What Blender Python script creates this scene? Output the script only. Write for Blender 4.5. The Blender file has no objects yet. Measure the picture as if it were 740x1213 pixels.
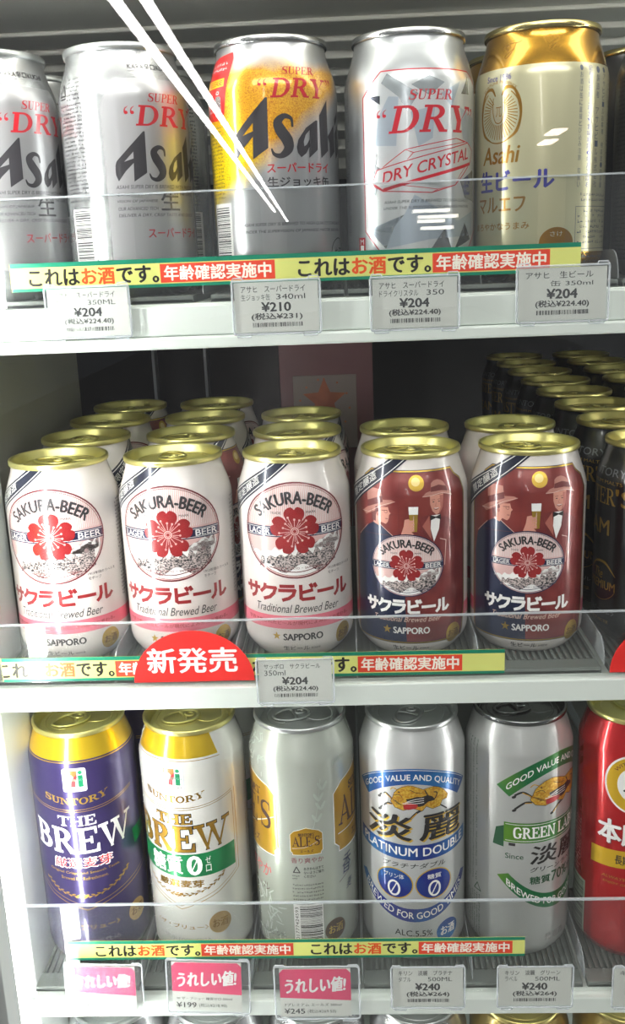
import bpy, bmesh, math, random
from mathutils import Vector, Matrix
from mathutils.geometry import tessellate_polygon
random.seed(7)
sc = bpy.context.scene
COL = sc.collection
CZ = 1.40                       # the camera's height above the shop floor
def W(x, y, z): return Vector((x * .001, y * .001, z * .001 + CZ))     # millimetres from the camera -> metres

# ------------------------------------------------------------------ camera, world, lights, exposure
def make_camera():
    yaw, pitch, roll = (math.radians(a) for a in (-2.428, 14.847, -2.273))
    F = Vector((math.sin(yaw) * math.cos(pitch), math.cos(yaw) * math.cos(pitch), -math.sin(pitch)))
    r = Vector((math.cos(yaw), -math.sin(yaw), 0)); u = r.cross(F)
    R = r * math.cos(roll) + u * math.sin(roll); U = -r * math.sin(roll) + u * math.cos(roll)
    cd = bpy.data.cameras.new('camera'); cam = bpy.data.objects.new('camera', cd); COL.objects.link(cam)
    m = Matrix((R, U, -F)).transposed().to_4x4(); m.translation = Vector((0, 0, CZ)); cam.matrix_world = m
    cd.sensor_fit = 'VERTICAL'; cd.sensor_height = 24; cd.lens = 24 * 1128.5 / 1213
    cd.clip_start = .01; cd.clip_end = 100
    sc.camera = cam
make_camera()
world = bpy.data.worlds.new('shop'); sc.world = world; world.use_nodes = True
world.node_tree.nodes['Background'].inputs[0].default_value = (.92, .95, 1, 1)
world.node_tree.nodes['Background'].inputs[1].default_value = .17
sc.view_settings.view_transform = 'Standard'; sc.view_settings.look = 'None'
sc.view_settings.gamma = 1; sc.view_settings.use_curve_mapping = False
sc.view_settings.exposure = -0.08
LED_LEFT, LED_RIGHT, TUBE, CABINET = 58.0, 75.0, 24.0, 6.0
def area(name, loc, rot, sx, sy, power, col=(1, 1, 1)):
    d = bpy.data.lights.new(name, 'AREA'); d.shape = 'RECTANGLE'; d.size = sx; d.size_y = sy; d.energy = power; d.color = col
    o = bpy.data.objects.new(name, d); COL.objects.link(o); o.location = loc; o.rotation_euler = rot
    return o
# added fill over the aisle, replacing ambient shop light on the shelf fronts
area('aisle_fill_light', (0.2, -1.7, 2.75), (math.radians(42), 0, 0), 3.2, .55, 62, (1, .98, .95))

# ------------------------------------------------------------------ materials
def lin(c):
    return tuple(((v / 255) / 12.92 if v / 255 <= .04045 else ((v / 255 + .055) / 1.055) ** 2.4) for v in c) + (1,)
MC = {}
def mat(name, rgb=(200, 200, 200), metal=0., rough=.4, coat=0., emit=0., spec=.5):
    if name in MC: return MC[name]
    m = bpy.data.materials.new(name); m.use_nodes = True
    b = m.node_tree.nodes['Principled BSDF']; c = lin(rgb)
    b.inputs['Base Color'].default_value = c; b.inputs['Metallic'].default_value = metal
    b.inputs['Roughness'].default_value = rough; b.inputs['Coat Weight'].default_value = coat
    b.inputs['Coat Roughness'].default_value = .08; b.inputs['Specular IOR Level'].default_value = spec
    if emit:
        b.inputs['Emission Color'].default_value = c; b.inputs['Emission Strength'].default_value = emit
    MC[name] = m; return m
def nodes(m): return m.node_tree.nodes, m.node_tree.links
def noisy(name, a, b, scale=40, metal=0., rough=.4, lo=.35, hi=.65, detail=4, stretch=(1, 1, 1), bump=0):
    m = mat(name, a, metal, rough); N, L = nodes(m); bs = N['Principled BSDF']
    tc = N.new('ShaderNodeTexCoord'); mp = N.new('ShaderNodeMapping'); mp.inputs['Scale'].default_value = stretch
    n = N.new('ShaderNodeTexNoise'); n.inputs['Scale'].default_value = scale; n.inputs['Detail'].default_value = detail
    r = N.new('ShaderNodeValToRGB'); r.color_ramp.elements[0].position = lo; r.color_ramp.elements[1].position = hi
    r.color_ramp.elements[0].color = lin(a); r.color_ramp.elements[1].color = lin(b)
    L.new(tc.outputs['Object'], mp.inputs['Vector']); L.new(mp.outputs[0], n.inputs['Vector'])
    L.new(n.outputs[0], r.inputs[0]); L.new(r.outputs[0], bs.inputs['Base Color'])
    if bump:
        bp = N.new('ShaderNodeBump'); bp.inputs['Strength'].default_value = bump; bp.inputs['Distance'].default_value = .001
        L.new(n.outputs[0], bp.inputs['Height']); L.new(bp.outputs[0], bs.inputs['Normal'])
    return m
def clear(name, ior=.05, tint=(1, 1, 1), haze=0., haze_col=(230, 235, 240)):
    m = bpy.data.materials.new(name); m.use_nodes = True; N, L = nodes(m)
    out = N['Material Output']; N.remove(N['Principled BSDF'])
    t = N.new('ShaderNodeBsdfTransparent'); t.inputs[0].default_value = (*tint, 1)
    g = N.new('ShaderNodeBsdfGlossy'); g.inputs['Roughness'].default_value = .0
    mx = N.new('ShaderNodeMixShader'); mx.inputs[0].default_value = ior; L.new(t.outputs[0], mx.inputs[1]); L.new(g.outputs[0], mx.inputs[2])
    last = mx
    if haze:
        d = N.new('ShaderNodeBsdfDiffuse'); d.inputs[0].default_value = lin(haze_col)
        m2 = N.new('ShaderNodeMixShader'); m2.inputs[0].default_value = haze
        L.new(mx.outputs[0], m2.inputs[1]); L.new(d.outputs[0], m2.inputs[2]); last = m2
    L.new(last.outputs[0], out.inputs[0]); MC[name] = m; return m

SILVER = mat('brushed_silver', (205, 207, 208), .85, .27)
LIDSILVER = mat('lid_aluminium', (206, 210, 210), .9, .32)
LIDGOLD = mat('lid_pale_gold', (232, 224, 146), .9, .34)
WHITECAN = mat('white_can_coat', (226, 220, 216), .1, .4, .3)
GUARD = clear('clear_acrylic', .045, (.985, .99, .985), .014)
EDGE = clear('acrylic_edge', .06, (.9, .93, .93), .35)
HOLDER = clear('tag_holder_plastic', .035, (.985, .99, .99), .04)
PANE = clear('door_glass', .05, (.985, .99, .985))
SHELFW = mat('shelf_white', (214, 222, 216), 0, .35)
BLACK = mat('black_ink', (24, 22, 24), 0, .35)

# ------------------------------------------------------------------ object helpers
def tag(o, label=None, cat=None, group=None, kind=None):
    if label: o['label'] = label
    if cat: o['category'] = cat
    if group: o['group'] = group
    if kind: o['kind'] = kind
    return o
def empty(name, loc, rz=0):
    o = bpy.data.objects.new(name, None); COL.objects.link(o); o.location = loc; o.rotation_euler = (0, 0, rz); o.empty_display_size = .02
    return o
def obj(name, me, parent=None, loc=None):
    o = bpy.data.objects.new(name, me); COL.objects.link(o)
    if parent: o.parent = parent
    if loc is not None: o.location = loc
    return o
def bm_obj(name, bm, mats, parent=None, loc=None, smooth=False):
    me = bpy.data.meshes.new(name); bm.normal_update(); bm.to_mesh(me); bm.free()
    for m in (mats if isinstance(mats, (list, tuple)) else [mats]): me.materials.append(m)
    if smooth:
        for p in me.polygons: p.use_smooth = True
    return obj(name, me, parent, loc)
def copy_tree(o, parent=None):
    c = o.copy(); COL.objects.link(c); c.parent = parent
    for ch in list(o.children): copy_tree(ch, c)
    return c
def bx(bm, x0, x1, y0, y1, z0, z1, mi=0, bev=0):
    """box, world millimetres relative to the caller's origin (scaled to metres)"""
    r = bmesh.ops.create_cube(bm, size=1); vs = r['verts']
    for v in vs:
        v.co = Vector(((x0 + (v.co.x + .5) * (x1 - x0)) * .001, (y0 + (v.co.y + .5) * (y1 - y0)) * .001, (z0 + (v.co.z + .5) * (z1 - z0)) * .001))
    fs = list({f for v in vs for f in v.link_faces})
    for f in fs: f.material_index = mi
    if bev:
        es = list({e for v in vs for e in v.link_edges})
        r = bmesh.ops.bevel(bm, geom=es, offset=bev * .001, segments=2, affect='EDGES', profile=.5)
        for f in r['faces']: f.material_index = mi
def tube(bm, pts, r, seg=8, closed=False, mi=0, rz=None):
    pts = [Vector(p) for p in pts]; n = len(pts); rings = []
    for i, p in enumerate(pts):
        a = pts[(i - 1) % n] if closed or i else p; b = pts[(i + 1) % n] if closed or i < n - 1 else p
        t = (b - a).normalized(); up = Vector((0, 0, 1)) if abs(t.z) < .95 else Vector((0, 1, 0))
        s = t.cross(up).normalized(); q = s.cross(t)
        rings.append([bm.verts.new(p + s * math.cos(2 * math.pi * k / seg) * r + q * math.sin(2 * math.pi * k / seg) * (rz or r)) for k in range(seg)])
    for i in range(n if closed else n - 1):
        A, B = rings[i], rings[(i + 1) % n]
        for k in range(seg):
            f = bm.faces.new((A[k], A[(k + 1) % seg], B[(k + 1) % seg], B[k])); f.material_index = mi; f.smooth = True
    if not closed:
        bm.faces.new(rings[0]).material_index = mi; bm.faces.new(rings[-1][::-1]).material_index = mi
def lathe(bm, prof, seg=72, mis=None):
    rings = []
    for r, z in prof:
        if r < 1e-6: rings.append([bm.verts.new((0, 0, z * .001))])
        else: rings.append([bm.verts.new((r * .001 * math.cos(2 * math.pi * k / seg), r * .001 * math.sin(2 * math.pi * k / seg), z * .001)) for k in range(seg)])
    for i in range(len(rings) - 1):
        A, B = rings[i], rings[i + 1]
        for k in range(seg):
            k2 = (k + 1) % seg
            if len(A) == 1: f = bm.faces.new((A[0], B[k2], B[k]))
            elif len(B) == 1: f = bm.faces.new((A[k], A[k2], B[0]))
            else: f = bm.faces.new((A[k], A[k2], B[k2], B[k]))
            f.smooth = True
            if mis: f.material_index = mis[i]

# ------------------------------------------------------------------ lettering
_tc = {}
def text_geo(s, bold=0., shear=0.):
    key = (s, bold, shear)
    if key in _tc: return _tc[key]
    cu = bpy.data.curves.new('t', 'FONT'); cu.body = s; cu.size = 1; cu.offset = bold; cu.shear = shear; cu.fill_mode = 'FRONT'; cu.resolution_u = 3
    o = bpy.data.objects.new('t', cu); COL.objects.link(o)
    dg = bpy.context.evaluated_depsgraph_get(); dg.update()
    me = bpy.data.meshes.new_from_object(o.evaluated_get(dg))
    vs = [(v.co.x, v.co.y) for v in me.vertices]; fs = [tuple(p.vertices) for p in me.polygons]
    COL.objects.unlink(o); bpy.data.objects.remove(o); bpy.data.curves.remove(cu); bpy.data.meshes.remove(me)
    _tc[key] = (vs, fs); return _tc[key]

# a hand-built roman serif alphabet: each glyph is a list of outline polygons on a cap height of 1, and an advance
def _arc(cx, cy, rx, ry, a0, a1, n=14):
    return [(cx + rx * math.cos(math.radians(a0 + (a1 - a0) * i / n)), cy + ry * math.sin(math.radians(a0 + (a1 - a0) * i / n))) for i in range(n + 1)]
def _stroke(pts, ws, sub=6):
    P = []
    n = len(pts)
    for i in range(n - 1):
        p0 = pts[max(i - 1, 0)]; p1 = pts[i]; p2 = pts[i + 1]; p3 = pts[min(i + 2, n - 1)]
        for j in range(sub):
            t = j / sub
            q = [.5 * (2 * p1[k] + (p2[k] - p0[k]) * t + (2 * p0[k] - 5 * p1[k] + 4 * p2[k] - p3[k]) * t * t + (3 * p1[k] - p0[k] - 3 * p2[k] + p3[k]) * t ** 3) for k in (0, 1)]
            P.append((q[0], q[1], ws[i] + (ws[i + 1] - ws[i]) * t))
    P.append((*pts[-1], ws[-1])); L, R = [], []
    for i, (x, y, w) in enumerate(P):
        a = P[max(i - 1, 0)]; b = P[min(i + 1, len(P) - 1)]; dx, dy = b[0] - a[0], b[1] - a[1]; d = math.hypot(dx, dy) or 1
        L.append((x - dy / d * w / 2, y + dx / d * w / 2)); R.append((x + dy / d * w / 2, y - dx / d * w / 2))
    return [[L[i], L[i + 1], R[i + 1], R[i]] for i in range(len(L) - 1)]
def _rect(x0, y0, x1, y1): return [(x0, y0), (x1, y0), (x1, y1), (x0, y1)]
def _serif(x, y, w=.3, h=.07): return _rect(x - w / 2, y, x + w / 2, y + h)
def _stem(x, w=.17, s=.34): return [_rect(x - w / 2, 0, x + w / 2, 1), _serif(x, 0, s), _serif(x, .93, s)]
def _bowl(x0, y0, y1, r, t=.17, th=.07):
    cy = (y0 + y1) / 2; o = [(x0, y1)] + _arc(x0 + r * .35, cy, r * .65, (y1 - y0) / 2, 90, -90) + [(x0, y0)]
    i = [(x0, y1 - th)] + _arc(x0 + r * .35, cy, r * .65 - t, (y1 - y0) / 2 - th, 90, -90) + [(x0, y0 + th)]
    return [[o[k], o[k + 1], i[k + 1], i[k]] for k in range(len(o) - 1)]
SER = {
 'D': (_stem(.2) + _bowl(.2, 0, 1, .66), .95),
 'P': (_stem(.2) + _bowl(.2, .45, 1, .52), .78),
 'R': (_stem(.2) + _bowl(.2, .47, 1, .52) + [[(.36, .5), (.55, .5), (.86, .06), (.66, .0)], _serif(.82, 0, .24)], .95),
 'B': (_stem(.2) + _bowl(.2, .5, 1, .5) + _bowl(.2, 0, .56, .58), .86),
 'E': (_stem(.2) + [_rect(.2, .93, .72, 1), _rect(.2, 0, .76, .07), _rect(.2, .47, .55, .54), [(.66, 1), (.74, 1), (.74, .74), (.70, .74)], [(.68, 0), (.80, 0), (.80, .3), (.76, .3)], _rect(.52, .38, .57, .64)], .86),
 'L': (_stem(.2) + [_rect(.2, 0, .72, .07), [(.64, 0), (.76, 0), (.76, .3), (.72, .3)]], .8),
 'T': ([_rect(.31, 0, .48, 1), _serif(.395, 0, .38), _rect(0, .93, .79, 1), [(0, .72), (.04, .72), (.12, 1), (0, 1)], [(.79, .72), (.75, .72), (.67, 1), (.79, 1)]], .83),
 'H': (_stem(.2) + _stem(.75) + [_rect(.2, .47, .75, .54)], .98),
 'U': ([_rect(.12, .3, .29, 1), _serif(.2, .93, .36), _rect(.66, .3, .73, 1), _serif(.7, .93, .28)] + _stroke([(.205, .34), (.23, .1), (.43, .035), (.63, .1), (.695, .34)], [.17, .12, .08, .07, .07]), .9),
 'Y': ([_rect(.34, 0, .51, .46), _serif(.425, 0, .38), [(.04, 1), (.24, 1), (.51, .46), (.34, .40)], [(.72, 1), (.80, 1), (.51, .46), (.46, .36)], _serif(.16, .93, .36), _serif(.76, .93, .28)], .84),
 'W': ([[(.04, 1), (.24, 1), (.45, 0), (.37, 0)], [(.37, 0), (.45, 0), (.66, .86), (.60, .92)], [(.5, 1), (.70, 1), (.92, 0), (.84, 0)], [(.84, 0), (.92, 0), (1.22, 1), (1.14, 1)], _serif(.14, .93, .34), _serif(.62, .93, .34), _serif(1.18, .93, .26)], 1.26),
 'S': (_stroke([(.66, .72), (.62, .9), (.4, .965), (.18, .86), (.2, .64), (.42, .52), (.62, .36), (.6, .12), (.36, .035), (.14, .1), (.08, .3)], [.03, .06, .07, .13, .17, .19, .17, .13, .07, .06, .03]) + [[(.64, .68), (.68, .68), (.68, 1), (.64, 1)], [(.06, 0), (.1, 0), (.1, .34), (.06, .34)]], .78),
 'O': ([], .95), 'N': ([_rect(.12, 0, .19, 1), _serif(.155, 0, .26), _serif(.12, .93, .24), [(.12, 1), (.30, 1), (.84, 0), (.70, 0)], _rect(.77, 0, .84, 1), _serif(.805, .93, .26)], .94),
 'A': ([[(.36, 1), (.46, 1), (.86, 0), (.66, 0)], [(.40, .9), (.44, .84), (.14, 0), (.07, 0)], _rect(.2, .28, .68, .34), _serif(.1, 0, .26), _serif(.76, 0, .32)], .9),
 'M': ([_rect(.12, 0, .19, 1), _serif(.155, 0, .26), [(.08, 1), (.26, 1), (.60, 0), (.54, 0)], [(.54, 0), (.60, 0), (.96, 1), (.88, 1)], _rect(.86, 0, 1.03, 1), _serif(.945, 0, .36), _serif(.12, .93, .24), _serif(.97, .93, .26)], 1.14),
 ' ': ([], .4), "'": ([[(.08, 1), (.22, 1), (.16, .7), (.1, .7)]], .25), '-': ([_rect(.05, .4, .4, .5)], .45),
}
def _ringq(cx, cy, rx, ry, tx, ty):
    o = _arc(cx, cy, rx, ry, 0, 360, 28); i = _arc(cx, cy, rx - tx, ry - ty, 0, 360, 28)
    return [[o[k], o[k + 1], i[k + 1], i[k]] for k in range(28)]
SER['O'] = (_ringq(.46, .5, .42, .52, .16, .07), .95)
SER['G'] = (_stroke([(.76, .74), (.68, .93), (.45, .965), (.2, .85), (.14, .5), (.2, .15), (.45, .035), (.7, .1), (.74, .3)], [.03, .06, .07, .14, .17, .14, .07, .07, .1]) + [_rect(.64, .1, .80, .42), _serif(.72, .38, .34)], .94)

class Sheet:
    """flat printing in millimetres; later wrapped on a can or laid on a card"""
    def __init__(s): s.v = []; s.f = []; s.mats = []
    def mi(s, m):
        if m not in s.mats: s.mats.append(m)
        return s.mats.index(m)
    def add(s, vs, fs, m, layer=1):
        b = len(s.v); k = s.mi(m); s.v += [(x, y, layer) for x, y in vs]
        s.f += [(tuple(b + i for i in f), k) for f in fs]
    def poly(s, pts, m, layer=1):
        s.add(pts, tessellate_polygon([[Vector((x, y, 0)) for x, y in pts]]), m, layer)
    def rect(s, x0, y0, x1, y1, m, layer=1): s.add(_rect(x0, y0, x1, y1), [(0, 1, 2, 3)], m, layer)
    def ell(s, cx, cy, rx, ry, m, layer=1, n=40, rot=0):
        c, q = math.cos(rot), math.sin(rot)
        s.poly([(cx + rx * math.cos(2 * math.pi * i / n) * c - ry * math.sin(2 * math.pi * i / n) * q, cy + rx * math.cos(2 * math.pi * i / n) * q + ry * math.sin(2 * math.pi * i / n) * c) for i in range(n)], m, layer)
    def ring(s, cx, cy, rx, ry, w, m, layer=1, a0=0, a1=360, n=48):
        o = _arc(cx, cy, rx, ry, a0, a1, n); i = _arc(cx, cy, rx - w, ry - w, a0, a1, n)
        s.add(o + i, [(k, k + 1, n + 2 + k, n + 1 + k) for k in range(n)], m, layer)
    def line(s, pts, w, m, layer=1, sub=0):
        if sub: qs = _stroke(pts, [w] * len(pts) if not isinstance(w, (list, tuple)) else w, sub)
        else:
            qs = []
            for a, b in zip(pts, pts[1:]):
                dx, dy = b[0] - a[0], b[1] - a[1]; d = math.hypot(dx, dy) or 1; nx, ny = -dy / d * w / 2, dx / d * w / 2; ex, ey = dx / d * w * .3, dy / d * w * .3
                qs.append([(a[0] - ex + nx, a[1] - ey + ny), (b[0] + ex + nx, b[1] + ey + ny), (b[0] + ex - nx, b[1] + ey - ny), (a[0] - ex - nx, a[1] - ey - ny)])
        for k, q in enumerate(qs): s.add(q, [(0, 1, 2, 3)], m, layer + .07 * (k % 3))
    def text(s, t, x0, y0, x1, y1, m, layer=2, bold=0., shear=0., warp=None):
        vs, fs = text_geo(t, 0., shear)
        if not vs: return
        ax, bx_ = min(v[0] for v in vs), max(v[0] for v in vs); ay, by = min(v[1] for v in vs), max(v[1] for v in vs)
        out = [(x0 + (x - ax) / ((bx_ - ax) or 1) * (x1 - x0), y0 + (y - ay) / ((by - ay) or 1) * (y1 - y0)) for x, y in vs]
        if bold:              # thicken by over-printing shifted copies, each a hair further out
            b = bold * (y1 - y0) * .9
            for k, (p, q) in enumerate(((-b, 0), (b, 0), (0, b * .7), (0, -b * .7))):
                o2 = [(x + p, y + q) for x, y in out]
                s.add([warp(*c) for c in o2] if warp else o2, fs, m, layer + .14 * k)
            return
        if warp: out = [warp(*p) for p in out]
        s.add(out, fs, m, layer)
    def vtext(s, t, x, y0, y1, w, m, layer=2):
        h = (y1 - y0) / len(t)
        for i, ch in enumerate(t):
            if ch not in ' 　': s.text(ch, x - w / 2, y1 - (i + .92) * h, x + w / 2, y1 - (i + .08) * h, m, layer)
    def serif(s, t, x0, y0, x1, y1, m, layer=2, slant=0., warp=None, grow=0.):
        adv = sum(SER[c][1] for c in t); k = (x1 - x0) / adv; x = x0; H = y1 - y0
        for c in t:
            for pi, pl in enumerate(SER[c][0]):
                out = [(x + px * k + py * H * slant, y0 + py * H) for px, py in pl]
                if grow:
                    cx = sum(p[0] for p in out) / len(out); cy = sum(p[1] for p in out) / len(out)
                    out = [(p[0] + (grow if p[0] > cx else -grow), p[1] + (grow if p[1] > cy else -grow)) for p in out]
                if warp: out = [warp(*p) for p in out]
                s.add(out, [tuple(range(len(out)))], m, layer + .05 * (pi % 12))
            x += SER[c][1] * k
    def ticks(s, x0, y0, x1, y1, m, row=1.6, ch=1.1, layer=1, vertical=False, dens=.88):
        """tiny unreadable print: clusters of strokes in rows (or columns)"""
        a0, a1, b0, b1 = (y0, y1, x0, x1) if vertical else (x0, x1, y0, y1)
        b = b1 - row
        while b > b0 - 1e-6:
            a = a0
            while a < a1 - ch:
                if random.random() < dens:
                    for _ in range(3):
                        p, q = random.random() * ch * .6, random.random() * row * .5
                        if random.random() < .5: r = (a + p * .4, b + q, a + p * .4 + ch * .7, b + q + row * .13)
                        else: r = (a + p, b + q * .4, a + p + ch * .14, b + q * .4 + row * .6)
                        if vertical: r = (r[1], r[0], r[3], r[2])
                        s.rect(*r, m, layer)
                a += ch
            b -= row * 1.25
    def barcode(s, x0, y0, x1, y1, m, vertical=False, layer=1, gap=1.):
        a, e = (y0, y1) if vertical else (x0, x1)
        while a < e:
            w = random.choice((.25, .25, .5, .75)) * gap
            if vertical: s.rect(x0, a, x1, min(a + w, e), m, layer)
            else: s.rect(a, y0, min(a + w, e), y1, m, layer)
            a += w + random.choice((.25, .4, .6)) * gap
    def build_bm(s, cutu=0., cutv=None):
        bm = bmesh.new(); V = [bm.verts.new((x, y, l)) for x, y, l in s.v]
        for f, k in s.f:
            try: fc = bm.faces.new([V[i] for i in f]); fc.material_index = k
            except ValueError: pass
        for f in bm.faces:
            f.normal_update()
            if f.normal.z < 0: f.normal_flip()
        if cutu and s.v:
            u0 = min(v[0] for v in s.v); u1 = max(v[0] for v in s.v); u = math.ceil(u0 / cutu) * cutu
            while u < u1:
                bmesh.ops.bisect_plane(bm, geom=bm.verts[:] + bm.edges[:] + bm.faces[:], dist=1e-5, plane_co=(u, 0, 0), plane_no=(1, 0, 0)); u += cutu
        for v in (cutv or []):
            bmesh.ops.bisect_plane(bm, geom=bm.verts[:] + bm.edges[:] + bm.faces[:], dist=1e-5, plane_co=(0, v, 0), plane_no=(0, 1, 0))
        return bm

# ------------------------------------------------------------------ cans
RB = 33.
def profile(H):
    lo = [(0, 9), (12, 7.5), (19, 4), (22.5, .6), (24, 0), (25.5, .7), (28, 3.4), (31, 7.5), (32.4, 10.5), (RB, 14)]
    tall = H > 140
    hi = [(RB, H - 25), (32.8, H - 22.5), (32.1, H - 19.5), (30.9, H - 15.5), (29.5, H - 11.5), (28.2, H - 7.5), (27.6, H - 4.8), (27.6, H - 3.4)] if not tall else \
         [(RB, H - 23), (32.85, H - 21.2), (32.2, H - 18.8), (30.9, H - 14.5), (29.3, H - 9.5), (28.1, H - 6), (27.6, H - 4.4), (27.6, H - 3.4)]
    return lo, hi
def radius_at(H):
    lo, hi = profile(H); pts = lo[4:] + hi
    def r(z):
        for (r0, z0), (r1, z1) in zip(pts, pts[1:]):
            if z0 <= z <= z1: return r0 + (r1 - r0) * (z - z0) / ((z1 - z0) or 1)
        return RB if z < 60 else 27.6
    return r
def make_body(H, base, sheet):
    lo, hi = profile(H); bm = bmesh.new(); lathe(bm, lo + hi, 96); mats = [base]
    if sheet:
        cv = [z for r, z in lo[4:] + hi if z > 0] + [H - 24 + 1.5 * i for i in range(14)]
        sb = sheet.build_bm(2.3, cv); R = radius_at(H); off = len(mats); mats += sheet.mats
        me = bpy.data.meshes.new('tmp')
        for v in sb.verts:
            u, h, l = v.co; r = (R(h) + .035 + .045 * l) * .001; th = u / RB
            v.co = Vector((math.sin(th) * r, -math.cos(th) * r, h * .001))
        for f in sb.faces: f.material_index += off; f.smooth = True
        sb.to_mesh(me); sb.free(); bm.from_mesh(me); bpy.data.meshes.remove(me)
    me = bpy.data.meshes.new('can_body'); bm.to_mesh(me); bm.free()
    for m in mats:
        me.materials.append(m)
        b = m.node_tree.nodes.get('Principled BSDF')
        if b: b.inputs['Coat Weight'].default_value = .7; b.inputs['Coat Roughness'].default_value = .045      # lacquer
    return me
_lid = {}
def lid_mesh(H, m):
    if (H, m) in _lid: return _lid[(H, m)]
    bm = bmesh.new()
    lathe(bm, [(27.7, H - 3.5), (28.5, H - 3.3), (28.75, H - 2.6), (28.75, H - .9), (28.4, H - .25), (27.8, H), (27.2, H - .25), (26.7, H - 1.4), (25.7, H - 5.6), (25.2, H - 6.9),
               (24.6, H - 7.2), (24.0, H - 6.8), (23.6, H - 5.0), (23.0, H - 4.6), (0, H - 4.6)], 80)
    # the scored mouth and raised panel bead
    z = (H - 4.55) * .001
    tube(bm, [(.0095 * math.cos(a) * 1.25, -.0115 + .0095 * math.sin(a), z) for a in [2 * math.pi * i / 32 for i in range(32)]], .00035, 6, True)
    tube(bm, [(.0205 * math.cos(a), .0205 * math.sin(a), z) for a in [2 * math.pi * i / 48 for i in range(48)]], .00045, 6, True)
    tube(bm, [(.0075 * math.cos(a), .0115 + .006 * math.sin(a), z) for a in [math.pi * i / 16 for i in range(17)]], .0004, 6)
    me = bpy.data.meshes.new('lid'); bm.to_mesh(me); bm.free(); me.materials.append(m); _lid[(H, m)] = me; return me
def tab_mesh(H, m):
    if (H, m, 't') in _lid: return _lid[(H, m, 't')]
    bm = bmesh.new(); z = (H - 3.35) * .001
    # outline ring: wide nose over the mouth, finger hole behind
    out = [(.0076 * math.cos(a) * (1 + .12 * math.sin(a) * -1), .0105 * math.sin(a) + .0042 + (.002 if math.sin(a) > 0 else 0), z) for a in [2 * math.pi * i / 36 for i in range(36)]]
    tube(bm, out, .0011, 8, True, rz=.0007)
    tube(bm, [(-.0066, .0040, z), (-.003, .0032, z), (.003, .0032, z), (.0066, .0040, z)], .0011, 8, rz=.0006)
    ns = 20; c = bm.verts.new((0, -.0016, z + .0003)); rim = [bm.verts.new((.0070 * math.cos(math.pi + math.pi * i / ns), .0032 + .0088 * math.sin(math.pi + math.pi * i / ns), z + .0001)) for i in range(ns + 1)]
    for i in range(ns): bm.faces.new((c, rim[i], rim[i + 1]))
    tube(bm, [(0.0024 * math.cos(a), -.0002 + .0024 * math.sin(a), z + .0006) for a in [2 * math.pi * i / 16 for i in range(16)]], .0008, 6, True)
    me = bpy.data.meshes.new('pull_tab'); bm.to_mesh(me); bm.free(); me.materials.append(m); _lid[(H, m, 't')] = me; return me
def can(body_me, H, lidm, x, y, z, rot=0., tabrot=0., label='', group=None, tabm=None):
    o = empty('beer_can', W(x, y, z), rot); tag(o, label, 'can', group)
    obj('can_body', body_me, o)
    l = obj('lid', lid_mesh(H, lidm), o); l.rotation_euler = (0, 0, tabrot - rot)
    t = obj('pull_tab', tab_mesh(H, tabm or lidm), l)
    if tabm: t['label'] = 'red pull tab'
    return o
def place(proto, x, y, z, rot, label, group=None, tabrot=0.):
    c = copy_tree(proto); c.location = W(x, y, z); c.rotation_euler = (0, 0, rot); c['label'] = label
    if group: c['group'] = group
    for ch in c.children:
        if ch.name.startswith('lid'): ch.rotation_euler = (0, 0, tabrot - rot)
    return c

red_ink = mat('red_ink', (188, 28, 40), .1, .3); gold_ink = mat('gold_ink', (205, 168, 70), .75, .3)
white_ink = mat('white_ink', (238, 238, 236), 0, .3); dark_grey = mat('dark_grey_ink', (58, 56, 60), .3, .3)
navy = mat('navy_ink', (34, 42, 78), .2, .3); pink = mat('pink_ink', (226, 122, 140), .1, .3); salmon = mat('cherry_ink', (152, 36, 40), .1, .3)

def asahi(S, du, dv, sc_=1., m=dark_grey, layer=3):
    def T(p): return [((x + 1.2) * sc_ + du, (y - 64) * sc_ + dv) for x, y in p]
    S.poly(T([(-1.4, 91.3), (-.5, 91.3), (-.9, 68.3), (-8.8, 63.4), (-8.0, 82.5)]), m, layer)
    S.poly(T([(-1.5, 91.3), (-8.0, 80.2), (-15, 73.4), (-18.4, 70.8), (-19.2, 72.2), (-18.2, 75)]), m, layer)
    S.poly(T([(-8.0, 76.4), (-15, 74.2), (-19.2, 71.4), (-19.2, 67.5), (-17.8, 63.8), (-13.2, 69.4), (-8.0, 74.2)]), m, layer)
    S.line(T([(11.3, 77.6), (10.8, 81.4), (7.4, 82.6), (4.2, 80), (5.4, 76.2), (8.6, 71.5), (8.9, 67.6), (5.4, 64.6), (1.9, 65.3), (.6, 68)]), [w * sc_ for w in (.9, 1.6, 2.4, 4.2, 5.4, 5.6, 4.6, 2.6, 1.6, .6)], m, layer, 6)
    S.poly(T([(24.4, 81), (18.4, 77.3), (14.2, 72), (13.2, 68.4), (13.6, 65.8), (15.4, 63.7), (18.2, 65.6), (20.6, 69.4), (20.6, 72.4), (18.6, 69.6), (17.2, 68.8), (17.0, 71), (18.2, 74.2), (21, 76.8)]), m, layer)
    S.poly(T([(24.4, 81), (25.6, 81), (25.2, 67.4), (19.8, 63.4), (20.6, 77)]), m, layer)
    S.poly(T([(32.9, 91), (33.1, 67.4), (27.6, 63.6), (27, 83.5)]), m, layer)
    S.poly(T([(33.1, 74), (39.5, 80), (39.9, 67.4), (34.9, 63.8), (34.8, 71)]), m, layer)
    S.poly(T([(41.2, 76), (46.0, 81), (46.3, 67.4), (41.5, 63.8)]), m, layer)
    S.poly(T([(41.2, 83), (46.0, 87.5), (46.0, 84), (41.2, 79.6)]), m, layer)
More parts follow.
